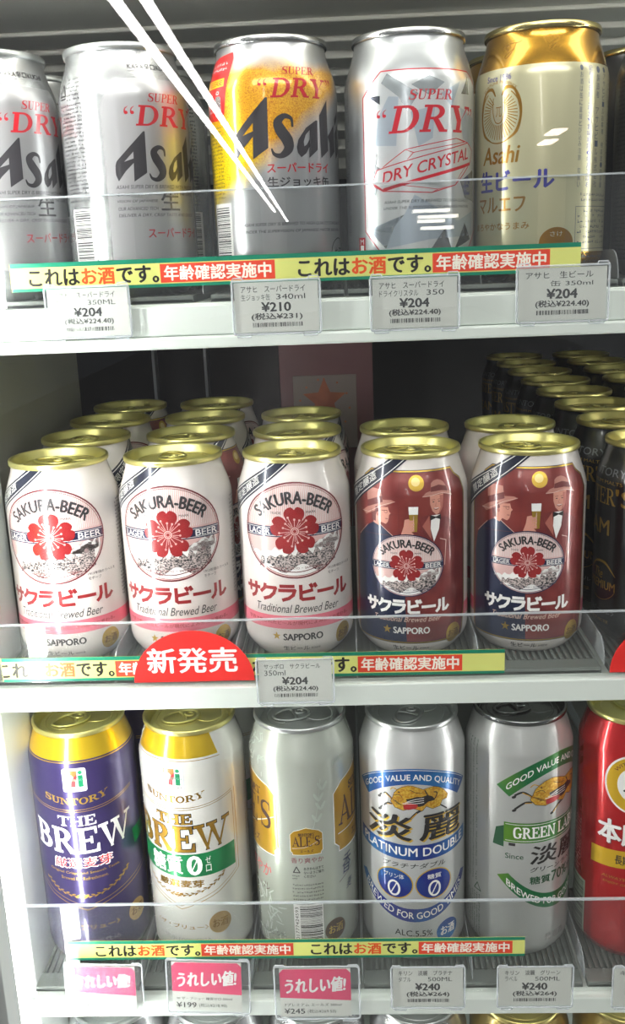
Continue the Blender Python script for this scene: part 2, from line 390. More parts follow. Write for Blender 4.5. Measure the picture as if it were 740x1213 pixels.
def quotes(S, x, y, h, m, layer, op=True):
    for k in (0, 1):
        cx = x + k * h * .85
        S.ell(cx, y + (h * .2 if op else h * .75), h * .26, h * .22, m, layer, 14)
        if op: S.line([(cx - h * .2, y + h * .2), (cx - h * .1, y + h * .7), (cx + h * .3, y + h)], [h * .18, h * .14, h * .04], m, layer, 4)
        else: S.line([(cx + h * .2, y + h * .75), (cx + h * .1, y + h * .25), (cx - h * .3, y)], [h * .18, h * .14, h * .04], m, layer, 4)

# --- silver super dry (label centre at u=0)
def sheet_superdry():
    S = Sheet(); k = dark_grey; panel = mat('satin_panel', (190, 190, 192), .85, .38)
    c = 22.
    def X(u): return u - c
    S.poly([(X(.3), 100.5), (X(3), 103.4), (X(41), 103.4), (X(44), 100.5), (X(49.5), 92), (X(49.5), 15), (X(-5), 15), (X(-5), 91.7)], panel, 1)
    S.text('KARA辛口KUCHI', X(10), 107.6, X(37), 110.6, k, 2, .01); S.rect(X(10), 106.7, X(19), 106.9, k, 2)
    S.serif('SUPER', X(18.2), 92.6, X(37.2), 96.6, red_ink, 2, .2)
    quotes(S, X(7.3), 86.8, 3.6, red_ink, 2); quotes(S, X(50.3), 89.5, 3.2, red_ink, 2, False)
    S.serif('DRY', X(11.4), 81.6, X(47), 90.8, red_ink, 2, .22, grow=.12)
    asahi(S, X(15.2), 56., .84, k, 3)
    S.text('ASAHI SUPER DRY IS BREWED WITH PRECISE', X(-.4), 52.2, X(46), 54.0, k, 2, 0, .2)
    S.text('QUALITY STANDARDS, UNDER THE SUPER-', X(-.4), 48.8, X(46), 50.4, k, 2, 0, .2)
    S.text('VISION OF JAPANESE', X(-.4), 45.4, X(20), 47.0, k, 2, .0, .2)
    S.text('OUR ADVANCED TECH', X(-.2), 42.0, X(20), 43.6, k, 2, .0, .2)
    S.text('DELIVER A DRY, CRISP TASTE AND QUICK', X(-.2), 38.6, X(45), 40.4, k, 2, .0, .2)
    S.text('生', X(21.8), 41.8, X(33.2), 50.8, k, 3, .02)
    S.text('スーパードライ', X(13.8), 28.6, X(47), 33.2, red_ink, 2, .02)
    tri = X(-33)
    S.line([(tri, 97.6), (tri + 3, 102.8), (tri + 6, 97.6), (tri, 97.6)], .8, k, 2); S.rect(tri, 96, tri + 6, 96.8, k, 2)
    S.ticks(X(-26), 94, X(-16), 106, k, 1.5, 1.2, dens=.8); S.ticks(X(-34), 46, X(-15), 94, k, 1.5, 1.1, dens=.85)
    S.rect(X(-30.5), 18, X(-14), 44, white_ink, 1); S.barcode(X(-29), 19, X(-16), 43, k, True, 2)
    return S
# --- foaming beer print
def sheet_draft():
    S = Sheet(); k = dark_grey
    S.serif('SUPER', 7, 101.6, 25, 105.2, red_ink, 2, .2)
    quotes(S, -4, 96.6, 3.2, red_ink, 2); quotes(S, 33.6, 97.6, 3, red_ink, 2, False)
    S.serif('DRY', .8, 91.2, 29.6, 99.8, red_ink, 2, .22, grow=.12)
    asahi(S, -1.2, 64.0, 1., k, 3)
    S.text('スーパードライ', -2, 56.8, 32.4, 61.2, red_ink, 2, .03)
    S.text('生ジョッキ缶', -2, 50.2, 32.6, 54.8, k, 2, .03)
    S.text('ASAHI SUPER DRY IS BREWED TO HIGH QUALITY STANDARDS', -16, 31.6, 44, 33.4, k, 2, 0, .2)
    S.text('UNDER THE SUPERVISION OF JAPANESE MASTER BREWERS', -16, 28.2, 43, 30.0, k, 2, 0, .2)
    rd = mat('bright_red_ink', (205, 28, 30), .1, .3); yl = mat('yellow_ink', (250, 205, 20), .1, .3)
    S.poly([(-44, 84), (-44, 111), (-34, 113), (-21, 114), (-20, 111), (-25, 85), (-27, 83)], rd, 1)
    S.rect(-44, 98.6, -24.6, 102.4, yl, 2); S.text('RELEASE', -39, 99.3, -26, 101.7, rd, 3, .02)
    S.ticks(-40, 104, -23, 110.5, white_ink, 1.9, 1.8, 2, dens=.95)
    S.poly([(-32, 84.5), (-32, 93), (-31, 94.5), (-28, 94.5), (-27, 93), (-27, 84.5)], SILVER, 2); S.ring(-29.5, 96, 1.3, .8, .3, white_ink, 2)
    S.ticks(-41, 86, -34, 97, white_ink, 1.6, 1.3, 2)
    S.ticks(-42, 46, -27, 81, k, 1.4, 1.2, 1)
    S.rect(-40, 14, -23.5, 44, white_ink, 1); S.barcode(-38.6, 15, -25, 42, k, True, 2)
    S.ring(42, 18, 8.5, 7.5, .5, k, 2); S.text('お酒', 37, 14.5, 47, 20.5, k, 2, .02)
    return S
# --- crystal
def sheet_crystal():
    S = Sheet(); r = mat('crimson_ink', (188, 26, 44), .1, .3); k = dark_grey
    f0 = mat('facet_white', (214, 218, 220), .6, .3); f1 = mat('facet_blue_grey', (182, 194, 206), .65, .3)
    f2 = mat('facet_mid_grey', (150, 152, 154), .8, .25); f3 = mat('facet_dark', (78, 82, 92), .8, .25); f4 = mat('facet_pale', (190, 198, 202), .7, .22)
    fr = [(-16.3, 101), (33.5, 101), (40.7, 96), (44, 90), (44, 27), (33, 17), (-17.4, 17), (-26.7, 27.4), (-26.7, 90.2)]
    S.poly(fr, f0, 1)
    for p, m in (([(-15.7, 95.6), (-12.9, 99.8), (2.5, 90), (-2.9, 81.9), (-7.1, 88.9)], f4), ([(-8.5, 66.7), (-19.7, 67.6), (-17.6, 80.3), (-12.1, 89.4), (-7.1, 88.9)], f1),
                 ([(-23.3, 90.2), (-16.5, 90.1), (-16.6, 86.1)], f3), ([(26.8, 90.4), (32.4, 98.7), (33.6, 90.6)], f2), ([(-1.4, 81.8), (2.3, 66.1), (9.4, 69.7), (10.6, 84.2)], f1),
                 ([(-23.7, 75.5), (-18.1, 62.8), (-21.3, 49.8)], f2), ([(-23.9, 28.2), (-5, 34.6), (.1, 43.8), (23.8, 30.9), (38.5, 36), (38.7, 24), (8.1, 22.5), (-14.6, 18.6)], f1),
                 ([(-14.6, 18.6), (-10.1, 29), (-5, 34.6), (-23.9, 27.8)], f4), ([(14, 90), (26, 96), (20, 84)], f1), ([(26, 84), (40, 80), (38, 66), (28, 70)], f1),
                 ([(-24, 62), (-16, 56), (-20, 44), (-25, 50)], f4), ([(26, 50), (40, 56), (42, 40), (30, 42)], f2), ([(8, 17.5), (20, 17.5), (16, 28)], f2), ([(-1, 94), (8, 98), (16, 95), (8, 89)], f4), ([(22, 17.5), (36, 22), (30, 30)], f3)):
        S.poly(p, m, 2)
    S.line(fr + [fr[0]], .55, r, 3)
    S.serif('SUPER', -2.6, 87.2, 20.4, 91.8, r, 3, .22)
    quotes(S, -17.4, 80, 3.6, r, 3); quotes(S, 33.4, 81, 3.4, r, 3, False)
    S.serif('DRY', -12.6, 72.6, 30.4, 84.6, r, 3, .25, grow=.15)
    g = [(-21.7, 50.3), (-18.8, 56.1), (32.6, 68.1), (38.1, 64.7), (35.1, 57.7), (-15.6, 45.8)]
    S.poly([(-21.7, 50.3), (-18.8, 56.1), (-15.4, 57.4), (-4.1, 64.8), (23.1, 69.7), (32.6, 68.1), (38.1, 64.7), (35.1, 57.7), (22.4, 48), (8.7, 44.5), (-15.6, 45.8)], f0, 3)
    S.line([(-21.7, 50.3), (-18.8, 56.1), (32.6, 68.1), (38.1, 64.7), (35.1, 57.7)], .45, r, 4); S.line([(-21.7, 50.3), (-15.6, 46.4)], .8, r, 4)
    S.poly([(-15.6, 45.8), (-15.6, 47.4), (35, 59.2), (35.1, 57.7)], r, 4)
    S.line([(-15.4, 57.4), (-4.1, 64.8), (23.1, 69.7), (32.6, 68.1)], .4, r, 4); S.line([(-4.1, 64.8), (-.2, 63.3), (29.5, 68.3), (23.1, 69.7)], .35, r, 4); S.line([(-.2, 63.3), (-3.1, 60.4)], .35, r, 4)
    S.line([(-20.7, 48.8), (-15.6, 46.1), (8.7, 44.5), (22.4, 48), (33, 57)], .45, r, 4); S.line([(8.7, 44.5), (12, 46), (22.4, 48)], .3, r, 4); S.line([(12, 46), (-6, 48.4)], .3, r, 4); S.line([(22.4, 48), (26, 53), (30, 56.6)], .3, r, 4)
    S.text('DRY CRYSTAL', -15.8, 0, 32.8, 5.6, r, 5, .02, 0, lambda x, y: (x + y * .12, 49.4 + (x + 15.6) * .232 + y))
    S.text('ASAHI SUPER DRY IS BREWED TO HIGH QUALITY', -15.2, 39.8, 33.5, 41.5, k, 3, 0, .2)
    S.text('UNDER THE SUPERVISION OF JAPANESE MASTERS', -15.5, 36.8, 33.5, 38.5, k, 3, 0, .2)
    S.ticks(-50, 26, -40, 105, k, 1.6, 1.3, 1, True); S.rect(-32, 12, -27.2, 24.6, r, 2); S.vtext('MID', -29.6, 15, 24, 2.6, white_ink, 3)
    return S
# --- gold and cream
def sheet_gold():
    S = Sheet(); cream = mat('cream_coat', (196, 192, 158), .45, .3); g = mat('bronze_ink', (160, 116, 36), .85, .28); bl = mat('blue_ink', (52, 52, 140), .2, .3); gg = mat('slate_ink', (86, 94, 110), .2, .4)
    S.rect(-103.6, 13.6, 103.6, 101, cream, 1)
    for cx, cy in ((-23.6, 108.4), (.4, 110)):
        S.line([(cx - 4, cy), (cx - 5.2, cy + 2.4), (cx - 2.4, cy + 4), (cx - .6, cy + 1.8), (cx - 2.6, cy + .6), (cx - 3.4, cy + 2.6), (cx - .6, cy + 3.6), (cx + 4.4, cy + 3.6), (cx + 6, cy + 4.4)], .45, g, 1, 5)
        S.line([(cx + 2.8, cy + 3.4), (cx + .8, cy - .6), (cx - 1.6, cy - 3), (cx - 3, cy - 2), (cx - .4, cy - .2), (cx + 2.2, cy + .8)], .5, g, 1, 5)
    S.text('Since 1986', -35.8, 95.4, -21.0, 98.2, bl, 2, .01)
    ex, ey = -28., 79.6
    def arc(x, y): a = (x - ex) / 15.5; return (ex + (15.2 + y) * math.sin(a), ey - .6 + (15.2 + y) * math.cos(a))
    S.text('FORTUNE PHOENIX', ex - 10.6, 0, ex + 10.6, 1.3, g, 2, .01, 0, arc)
    S.ring(ex, ey, 12.6, 13, .55, g, 2, -235, 55)
    for i in range(34):
        a = math.radians(-235 + 290 * i / 33)
        S.line([(ex + 5.4 * math.cos(a), ey + 5.6 * math.sin(a) + 1), (ex + 10.6 * math.cos(a), ey + 11 * math.sin(a))], .42, g, 2)
    for sx in (-1, 1):
        S.line([(ex + sx * 2, ey + 9), (ex + sx * 4.4, ey + 12.4), (ex + sx * 8.6, ey + 11.4), (ex + sx * 11.4, ey + 6), (ex + sx * 12.2, ey - 1), (ex + sx * 10, ey - 8), (ex + sx * 5, ey - 11.6)], [.6, 1.6, 1.2, 1.8, 1.2, 1.6, .5], g, 2, 5)
        S.line([(ex + sx * 3.4, ey + 8.4), (ex + sx * 3.6, ey + 2), (ex + sx * 2, ey - 2.6), (ex, ey - 3.6)], .45, g, 2, 5)
    S.text('兀', ex - 1.8, ey - .6, ex + 1.8, ey + 4, g, 2)
    S.text('Asahi', -39, 57.3, -16, 65.4, g, 2, .03, .2)
    S.text('生ビール', -41, 44.4, .6, 54, bl, 2, .045); S.text('マルエフ', -42.6, 34, -13, 41.4, g, 2, .03)
    S.text('まろやかなうまみ', -46, 25.6, -10.8, 29, g, 2, .02)
    S.ell(2.7, 18.4, 8.6, 7.4, g, 2); S.text('さけ', -.5, 21.4, 5.6, 23.8, cream, 3, .01)
    for i, t in enumerate(('●お酒は缶に直接とび込み注意　取扱い', '記号は缶底上段左、賞味期限(年月)は右', '●製造者　アサヒビール株式会社', '●アサヒビールお客様　相談室●内容量')):
        S.vtext(t, 13.6 + i * 5.6, 44, 100, 2.6 if i else 1.8, bl if i == 1 else gg, 2)
    S.ticks(36, 44, 56, 100, gg, 2.2, 2, 2, True)
    S.ticks(15, 36.4, 38, 42, gg, 2, 1.8, 2); S.line([(12.4, 35.2), (39.6, 35.2), (39.6, 15), (12.4, 15), (12.4, 35.2)], .25, gg, 2); S.ticks(13.5, 16, 38.6, 34.4, gg, 2, 1.7, 2, dens=.7)
    S.ticks(14, 5.4, 38, 12.4, gg, 2, 1.6, 2)
    return S
def sheet_darksilver():
    S = Sheet(); k = mat('near_black', (30, 30, 34), .2, .3)
    S.ticks(-50, 8, -36, 100, k, 1.7, 1.5, 1); S.line([(-51, 9), (-36, 9), (-36, 96), (-51, 96), (-51, 9)], .3, k, 1)
    S.rect(-30, 20, 30, 100, k, 1); S.text('DRY', -22, 60, 22, 76, white_ink, 2, .03); S.text('SUPER', -18, 80, 18, 88, white_ink, 2, .03)
    return S

engr = noisy('hillside_engraving', (36, 38, 46), (206, 192, 188), 900, .1, .35, .42, .58, 3, (1, 1, 1.8))
stripe = mat('pale_pink_ink', (226, 188, 184), .1, .3)
def flower(S, cx, cy, r, m, line, layer):
    pts = []
    for i in range(100):
        a = 2 * math.pi * i / 100; t = (a * 5 / (2 * math.pi)) % 1; q = abs(t - .5) * 2
        rr = r * (.46 + .54 * (1 - q ** 3.2) ** .5) - (r * .13 * max(0, 1 - q / .16))
        pts.append((cx + rr * math.sin(a + math.pi / 5 * 1 + 0), cy + rr * math.cos(a + math.pi / 5)))
    S.poly(pts, m, layer)
    S.ring(cx, cy, r * .17, r * .17, r * .045, line, layer + 1, n=20); S.ring(cx, cy, r * .1, r * .1, r * .03, line, layer + 1, n=16)
    for i in range(15):
        a = 2 * math.pi * (i + .5) / 15 + .21; R2 = r * (.62 if i % 3 == 1 else .48)
        S.line([(cx + r * .2 * math.sin(a), cy + r * .2 * math.cos(a)), (cx + R2 * math.sin(a), cy + R2 * math.cos(a))], r * .025, line, layer + 1)
        S.ell(cx + R2 * math.sin(a), cy + R2 * math.cos(a), r * .045, r * .045, line, layer + 1, 10)
    for i in range(5):
        a = 2 * math.pi * i / 5 + math.pi / 5 * 0 + math.pi / 5
        S.line([(cx + r * .2 * math.sin(a + math.pi / 5 * 0), cy + r * .2 * math.cos(a)), (cx + r * .42 * math.sin(a), cy + r * .42 * math.cos(a))], r * .02, line, layer + 1)
def oval_label(S, cx, cy, rx, ry, L0, ink, engrm):
    k = rx / 31.2
    S.ell(cx, cy, rx, ry, stripe, L0)
    for i in range(-26, 27):
        x = i * 1.15 * k; y = ry * math.sqrt(max(0, 1 - (x / rx) ** 2)) * .97
        if y > 8 * k: S.rect(cx + x, cy + 4 * k, cx + x + .35 * k, cy + y, white_ink, L0 + 1)
    hill = []
    for i in range(31):
        a = math.radians(196 + 148 * i / 30); hill.append((cx + rx * .96 * math.cos(a), cy + ry * .96 * math.sin(a)))
    top = [(cx + rx * (.90 - 1.8 * i / 24), cy + ry * (-.20 - .26 * (i / 24) + .05 * math.sin(i * 2.3)) + (2.2 * k if i < 6 else 0)) for i in range(25)]
    S.poly([p for p in hill] + [p for p in top if True], white_ink, L0 + 1)
    S.poly([(cx + rx * (-.72 + 1.5 * i / 20), cy + ry * (-.80 + .10 * math.sin(i * .7))) for i in range(21)] + [(cx + rx * (.78 - 1.45 * i / 28), cy + ry * (-.36 - .22 * (i / 28) + .055 * math.sin(i * 1.9) + .03 * math.sin(i * 4.1))) for i in range(29)], engrm, L0 + 2)
    S.poly([(cx + rx * .2, cy - ry * .34), (cx + rx * .86, cy - ry * .05), (cx + rx * .93, cy - ry * .3), (cx + rx * .6, cy - ry * .42)], mat('hill_ink', (150, 130, 130), .1, .4), L0 + 1)
    S.line([(cx - rx * .5, cy - ry * .77), (cx, cy - ry * .88), (cx + rx * .5, cy - ry * .77)], .5 * k, ink, L0 + 3, 6)
    S.text('OSAKA & TOKYO ・ SAPPORO', cx - rx * .42, 0, cx + rx * .42, 1.3 * k, ink, L0 + 4, .01, 0, lambda x, y: (x, cy - ry * .80 + y - .5 * k + ((x - cx) / rx) ** 2 * 4 * k))
    S.rect(cx - rx * .99, cy - 3.4 * k, cx + rx * .99, cy + 2.9 * k, navy, L0 + 3)
    S.rect(cx - rx * .99, cy - 2.7 * k, cx + rx * .99, cy - 2.4 * k, white_ink, L0 + 4); S.rect(cx - rx * .99, cy + 1.9 * k, cx + rx * .99, cy + 2.2 * k, white_ink, L0 + 4)
    S.text('LAGER', cx - rx * .93, cy - 2.0 * k, cx - rx * .46, cy + 1.5 * k, white_ink, L0 + 4, .03); S.text('BEER', cx + rx * .50, cy - 2.0 * k, cx + rx * .94, cy + 1.5 * k, white_ink, L0 + 4, .03)
    S.ring(cx, cy, rx + .5 * k, ry + .5 * k, .9 * k, ink, L0 + 4); S.ring(cx, cy, rx - 1.0 * k, ry - 1.0 * k, .3 * k, ink, L0 + 4)
    R = 29.5 * k
    def arc(x, y): a = (x - cx) / (R + 3 * k); return (cx + (R + y) * math.sin(a), cy + 15.9 * k - R + (R + y) * math.cos(a))
    S.text('SAKURA-BEER', cx - 24.4 * k, 0, cx + 24.4 * k, 6.8 * k, dark_grey, L0 + 4, .055, 0, arc)
    S.text('TRADE', cx - 13.6 * k, cy + 10 * k, cx - 7.4 * k, cy + 11.4 * k, dark_grey, L0 + 4); S.text('MARK', cx + 6.8 * k, cy + 10 * k, cx + 12.6 * k, cy + 11.4 * k, dark_grey, L0 + 4)
    flower(S, cx, cy, 14.2 * k, salmon, stripe, L0 + 5)
def ribbon(S, du, L0):
    d = mat('midnight_ink', (30, 36, 56), .2, .3)
    a, b, c, e = (-45.5 + du, 84), (-45.5 + du, 99), (-13.5 + du, 117.2), (-1 + du, 117.2)
    S.poly([a, e, c, b], d, L0)
    S.line([(-45.5 + du, 85.6), (-3.4 + du, 117)], .5, white_ink, L0 + 1); S.line([(-45.5 + du, 97.4), (-11 + du, 117)], .5, white_ink, L0 + 1)
    S.text('限定醸造', 0, 0, 23, 5.0, white_ink, L0 + 1, .01, 0, lambda x, y: (-39.2 + du + x * .80 - y * .52, 92.4 + x * .60 + y * .84))
def kata(S, x0, x1, y0, y1, m, layer, out=None):
    """heavy block katakana サクラビール drawn as strokes"""
    w = (x1 - x0) / 6.; h = y1 - y0; t = h * .215
    def G(i, strokes, sw=1.):
        for st in strokes:
            pts = [(x0 + i * w + p[0] * w * .92, y0 + p[1] * h) for p in st]
            if out: S.line(pts, t + .7, out, layer - 1)
            S.line(pts, t * sw, m, layer)
    G(0, [[(.02, .70), (.98, .70)], [(.27, .98), (.27, .42)], [(.74, .98), (.74, .42), (.62, .2), (.40, .06)]])
    G(1, [[(.30, .98), (.24, .72), (.02, .50)], [(.30, .80), (.94, .80), (.82, .46), (.58, .2), (.22, .05)]])
    G(2, [[(.14, .93), (.86, .93)], [(.06, .66), (.92, .66), (.82, .36), (.58, .16), (.26, .05)]])
    G(3, [[(.16, .95), (.16, .16), (.26, .08), (.88, .08)], [(.18, .50), (.78, .62)], [(.70, .98), (.78, .82)], [(.92, 1.0), (1.0, .84)]])
    G(4, [[(.04, .5), (.98, .5)]])
    G(5, [[(.26, .9), (.26, .46), (.18, .22), (.02, .06)], [(.58, .97), (.58, .10), (.80, .16), (.98, .36)]])
def sheet_sakura():
    S = Sheet(); c = 1.7
    S.rect(-103.6, 20.8, 103.6, 28.8, pink, 1); ribbon(S, 1.0 - c, 3)
    oval_label(S, 0, 79.3, 31.2, 27.4, 2, mat('maroon_ink', (108, 30, 40), .1, .3), engr)
    kata(S, -34, 34.6, 38, 47.4, salmon, 2)
    S.text('Traditional Brewed Beer', -26, 30.6, 26, 35.6, dark_grey, 2, 0, .35, lambda x, y: (x, y + (x / 30) * -.4))
    S.text('世界で愛されたビールが現代によみがえり変わる。', -34, 24.4, 34, 26.8, salmon, 2, .01, 0, lambda x, y: (x, y - 1.2 * (1 - (x / 34) ** 2)))
    st = [( -13.4 + 2.6 * (1 if i % 2 == 0 else .42) * math.sin(math.pi * i / 5), 16.2 + 2.6 * (1 if i % 2 == 0 else .42) * math.cos(math.pi * i / 5)) for i in range(10)]
    S.poly(st, gold_ink, 2); S.text('SAPPORO', -9.2, 13.8, 14, 17.8, dark_grey, 2, .06)
    S.text('生ビール', -10, 6.6, 6, 10, dark_grey, 2, .01); S.text('非熱処理', 7, 7, 13, 8.6, dark_grey, 2)
    S.text('1913年頃のラベルを', 19, 54.6, 38, 56.4, dark_grey, 2); S.text('モチーフ', 19, 51.8, 27, 53.6, dark_grey, 2)
    S.ell(29.8, 13.2, 6.4, 6.6, gold_ink, 2); S.text('お酒', 25.4, 10.6, 34.4, 15.6, mat('brown_ink', (110, 72, 24), .3, .3), 3, .01)
    S.ticks(-56, 30, -44, 96, navy, 2, 1.7, 2, True); S.ticks(44, 34, 60, 96, dark_grey, 1.8, 1.6, 1)
    return S
def sheet_gentlemen():
    S = Sheet(); D = 5.5
    def T(p): return [(x + D, y) for x, y in p]
    brick = noisy('brick_red_print', (116, 40, 40), (142, 62, 56), 70, .2, .3, .3, .7); blue = mat('suit_navy', (30, 40, 70), .2, .3); rose = noisy('rose_suit_print', (134, 58, 56), (106, 38, 42), 60, .2, .3)
    skin = mat('skin_print', (214, 150, 132), .1, .35); skin2 = mat('skin_shade_print', (178, 104, 92), .1, .35); hatm = mat('hat_print', (186, 128, 116), .1, .35); band = mat('hat_band', (108, 44, 44), .1, .35)
    lt = mat('light_line', (222, 190, 176), .1, .35)
    S.rect(-103.6, 20.8, 103.6, 28.8, pink, 1)
    fr = [(-36.6, 10.4), (-38, 30), (-38, 96), (-32, 101), (-30, 107), (-25, 110.6), (31, 110.6), (33, 107), (37.5, 104), (39, 96), (39.6, 30), (37, 10.4)]
    S.poly(fr, brick, 2); S.line(fr + [fr[0]], 1.5, navy, 3); S.line(fr + [fr[0]], .8, gold_ink, 4)
    for y in (86, 74, 96): S.line([(-34, y), (4, y + 1)], .25, band, 3)
    S.line([(-4, 110), (-4, 60)], .3, band, 3); S.line([(-14, 110), (-14, 88)], .25, band, 3)
    S.ell(.6 + D, 104.4, 4.6, 4.4, gold_ink, 3, 24); S.ell(.2 + D, 105.1, 2.6, 2.4, mat('lamp_glow_print', (244, 222, 150), .2, .3), 4, 18)
    S.poly(T([(-41, 11), (-41, 60), (-38.6, 70.7), (-34, 75.1), (-29.4, 79.2), (-25.4, 81.3), (-21.1, 80.8), (-13.3, 74.6), (-8.6, 72.2), (-6.6, 45.8), (-5.9, 11.2)]), blue, 3)
    S.line(T([(-25.4, 81.3), (-21.1, 80.8), (-13.3, 74.6), (-8.6, 70)]), .35, lt, 4); S.line(T([(-38, 72), (-30, 79)]), .3, lt, 4)
    S.poly(T([(-25.4, 82.5), (-24.8, 87), (-19.5, 90.6), (-15.6, 90.9), (-15.0, 88.4), (-14.0, 87.4), (-15.0, 86.4), (-15.3, 84.4), (-15.9, 82.3), (-17.2, 81.0), (-20, 82), (-21.7, 79.8), (-25, 81)]), skin, 5)
    S.poly(T([(-26.4, 82.5), (-26.8, 88.4), (-22.6, 91.0), (-21.4, 88.2), (-23.4, 86), (-23.6, 82)]), band, 6); S.ell(-22.4 + D, 86.4, .8, 1.2, skin2, 7, 12)
    S.line(T([(-19.6, 88.8), (-16, 89)]), .35, band, 6); S.ring(-17 + D, 88.2, 1.1, .9, .22, band, 6, n=14); S.line(T([(-17.2, 84.2), (-15.8, 84.2)]), .35, band, 6)
    S.poly(T([(-34.1, 86.8), (-29.5, 89.6), (-29.9, 98), (-27.8, 100.4), (-25.6, 101), (-20.2, 100.4), (-18.8, 94.9), (-13.6, 95.1), (-11.5, 94.2), (-18.4, 91), (-25.5, 87.3), (-30.9, 84.9)]), hatm, 6)
    S.poly(T([(-29.5, 89.6), (-29.7, 93.4), (-19.2, 97.2), (-18.8, 93.6)]), band, 7); S.line(T([(-34.1, 86.8), (-29, 86.6), (-18.6, 92), (-11.5, 94.2)]), .3, lt, 7)
    S.poly(T([(1.4, 85.2), (7.8, 86.4), (11.3, 84.4), (17.6, 84.6), (24, 80.2), (28.7, 68.1), (31.2, 51.8), (26.9, 30.8), (23, 11.5), (-5.4, 11.8), (-6, 42.5), (2, 50), (2.7, 74.4), (-2.4, 72.6), (-8, 74), (-3.8, 77.7)]), rose, 3)
    S.line(T([(24, 80), (25.6, 66), (24.4, 48), (27, 32)]), .4, band, 4); S.line(T([(1.6, 84), (4, 78), (7.6, 70)]), .4, band, 4); S.line(T([(14, 72), (18, 70.6), (17, 56)]), .35, lt, 4)
    S.poly(T([(8.7, 86), (14.3, 86), (13.4, 77.8), (10.3, 70.5), (8.3, 78.3)]), white_ink, 4); S.poly(T([(7.6, 86), (8.8, 72), (3.6, 80)]), skin2, 4)
    S.poly(T([(8, 97.1), (8.1, 92.3), (9.4, 88.4), (11.8, 86.1), (14.2, 87.3), (15.8, 90.3), (16.2, 97.7)]), skin, 5); S.poly(T([(13.8, 97), (14.4, 90), (13.2, 87), (14.2, 87.3), (15.8, 90.3), (16.2, 97)]), skin2, 6)
    for ex in (10., 13.4): S.ell(ex + D, 93.6, .6, .3, BLACK, 6, 10); S.line(T([(ex - .9, 94.8), (ex + .9, 94.9)]), .25, band, 6)
    S.line(T([(11.7, 93), (11.2, 91.2), (12.1, 90.9)]), .25, skin2, 6); S.line(T([(10.2, 89.8), (11.8, 89.1), (13.4, 89.9)]), .4, band, 6, 4); S.line(T([(10.5, 89.9), (13.1, 89.9)]), .3, white_ink, 7)
    S.poly(T([(8.2, 86.2), (8.2, 83), (11.4, 84.3), (14.6, 83), (14.6, 86.2), (11.4, 85)]), BLACK, 6)
    S.poly(T([(3.7, 96.9), (5.8, 99), (8.5, 99.8), (9.3, 104), (11, 105.2), (13.6, 105.7), (16, 105), (17.5, 103.9), (20.2, 98.7), (22.3, 96.2), (15.7, 98.1), (8.6, 97.2)]), hatm, 6)
    S.poly(T([(8.5, 99.3), (9, 101.8), (14, 102.8), (18.6, 101.6), (19.6, 98.8), (15, 99.6)]), band, 7); S.line(T([(3.7, 96.9), (8.6, 97.2), (15.7, 98.1), (22.3, 96.2)]), .35, lt, 7, 4)
    S.poly(T([(-9, 73.5), (-6.8, 80), (-6.2, 84), (-3.8, 84.6), (-2.5, 82), (-2.5, 77), (-1, 75.5)]), skin, 5)
    for i in range(4): S.ell(-2.4 + D + .4 * (i % 2), 83 - i * 1.7, 1.3, .75, skin, 7, 12)
    S.poly(T([(-3.9, 91), (1.3, 91), (.6, 77), (-3.1, 77)]), gold_ink, 5); S.poly(T([(-4.0, 91.4), (1.4, 91.4), (1.2, 87), (-3.8, 87)]), white_ink, 6); S.line(T([(-1.2, 86), (-1.3, 78)]), .4, lt, 6)
    oval_label(S, 0, 57.2, 21.2, 18.2, 8, navy, engr)
    kata(S, -25.6, 25.4, 28.6, 36.4, white_ink, 8)
    S.text('Traditional Brewed Beer', -20, 23.4, 20, 26.6, lt, 8, 0, .35)
    S.poly([(-11.9 + 2.7 * (1 if i % 2 == 0 else .42) * math.sin(math.pi * i / 5), 18.2 + 2.7 * (1 if i % 2 == 0 else .42) * math.cos(math.pi * i / 5)) for i in range(10)], gold_ink, 8)
    S.text('SAPPORO', -8, 16.2, 12.8, 20, white_ink, 8, .05)
    S.text('生ビール', -9.4, 4.6, 6.4, 8.2, dark_grey, 8, .02); S.text('非熱処理', 7.4, 5.2, 13.4, 6.8, dark_grey, 8)
    S.ell(29, 13.4, 5.6, 6.2, gold_ink, 8); S.text('お酒', 25, 11, 33, 15.8, mat('brown_ink'), 9, .01)
    ribbon(S, 2, 8); S.ticks(-58, 30, -47, 96, navy, 2, 1.7, 2, True); S.ticks(46, 34, 60, 96, dark_grey, 1.8, 1.6, 1, True)
    return S
def sheet_masters():
    S = Sheet(); g = mat('dull_gold_ink', (170, 138, 62), .7, .35); sl = mat('grey_ink', (120, 124, 128), .4, .35)
    S.rect(-103.6, 99.5, 103.6, 116, mat('matt_black', (22, 24, 26), .3, .3), 1)
    S.serif('MASTER', -76, 84, -32, 93.6, g, 2); S.text("'S", -32, 84, -20, 94, g, 2, .03); S.text('DREAM', -82, 66, -36, 75, g, 2, .02)
    S.text('SUNTORY', -66, 100.6, -26, 105, sl, 2, .01); S.text('PREMIUM MALTS', -62, 96, -28, 98, g, 2)
    S.line([(-54, 42), (-48, 48), (-38, 49), (-30, 42)], [.3, 1.2, 1.6, .3], g, 2, 6); S.text('The', -48, 39, -40, 45, g, 2, 0, .3); S.text('PREMIUM', -54, 33, -30, 38, g, 2, .02); S.ring(-42, 37, 13, 11, .3, g, 2, 200, 340)
    S.text('〈生ビール〉', -60, 18, -30, 21, sl, 2); S.text('非熱処理', -52, 12, -34, 14.4, g, 2)
    return S
def sun(S, x0, y0, x1, y1, m, w=None): S.serif('SUNTORY', x0, y0, x1, y1, m, 3, 0., w, grow=.12)
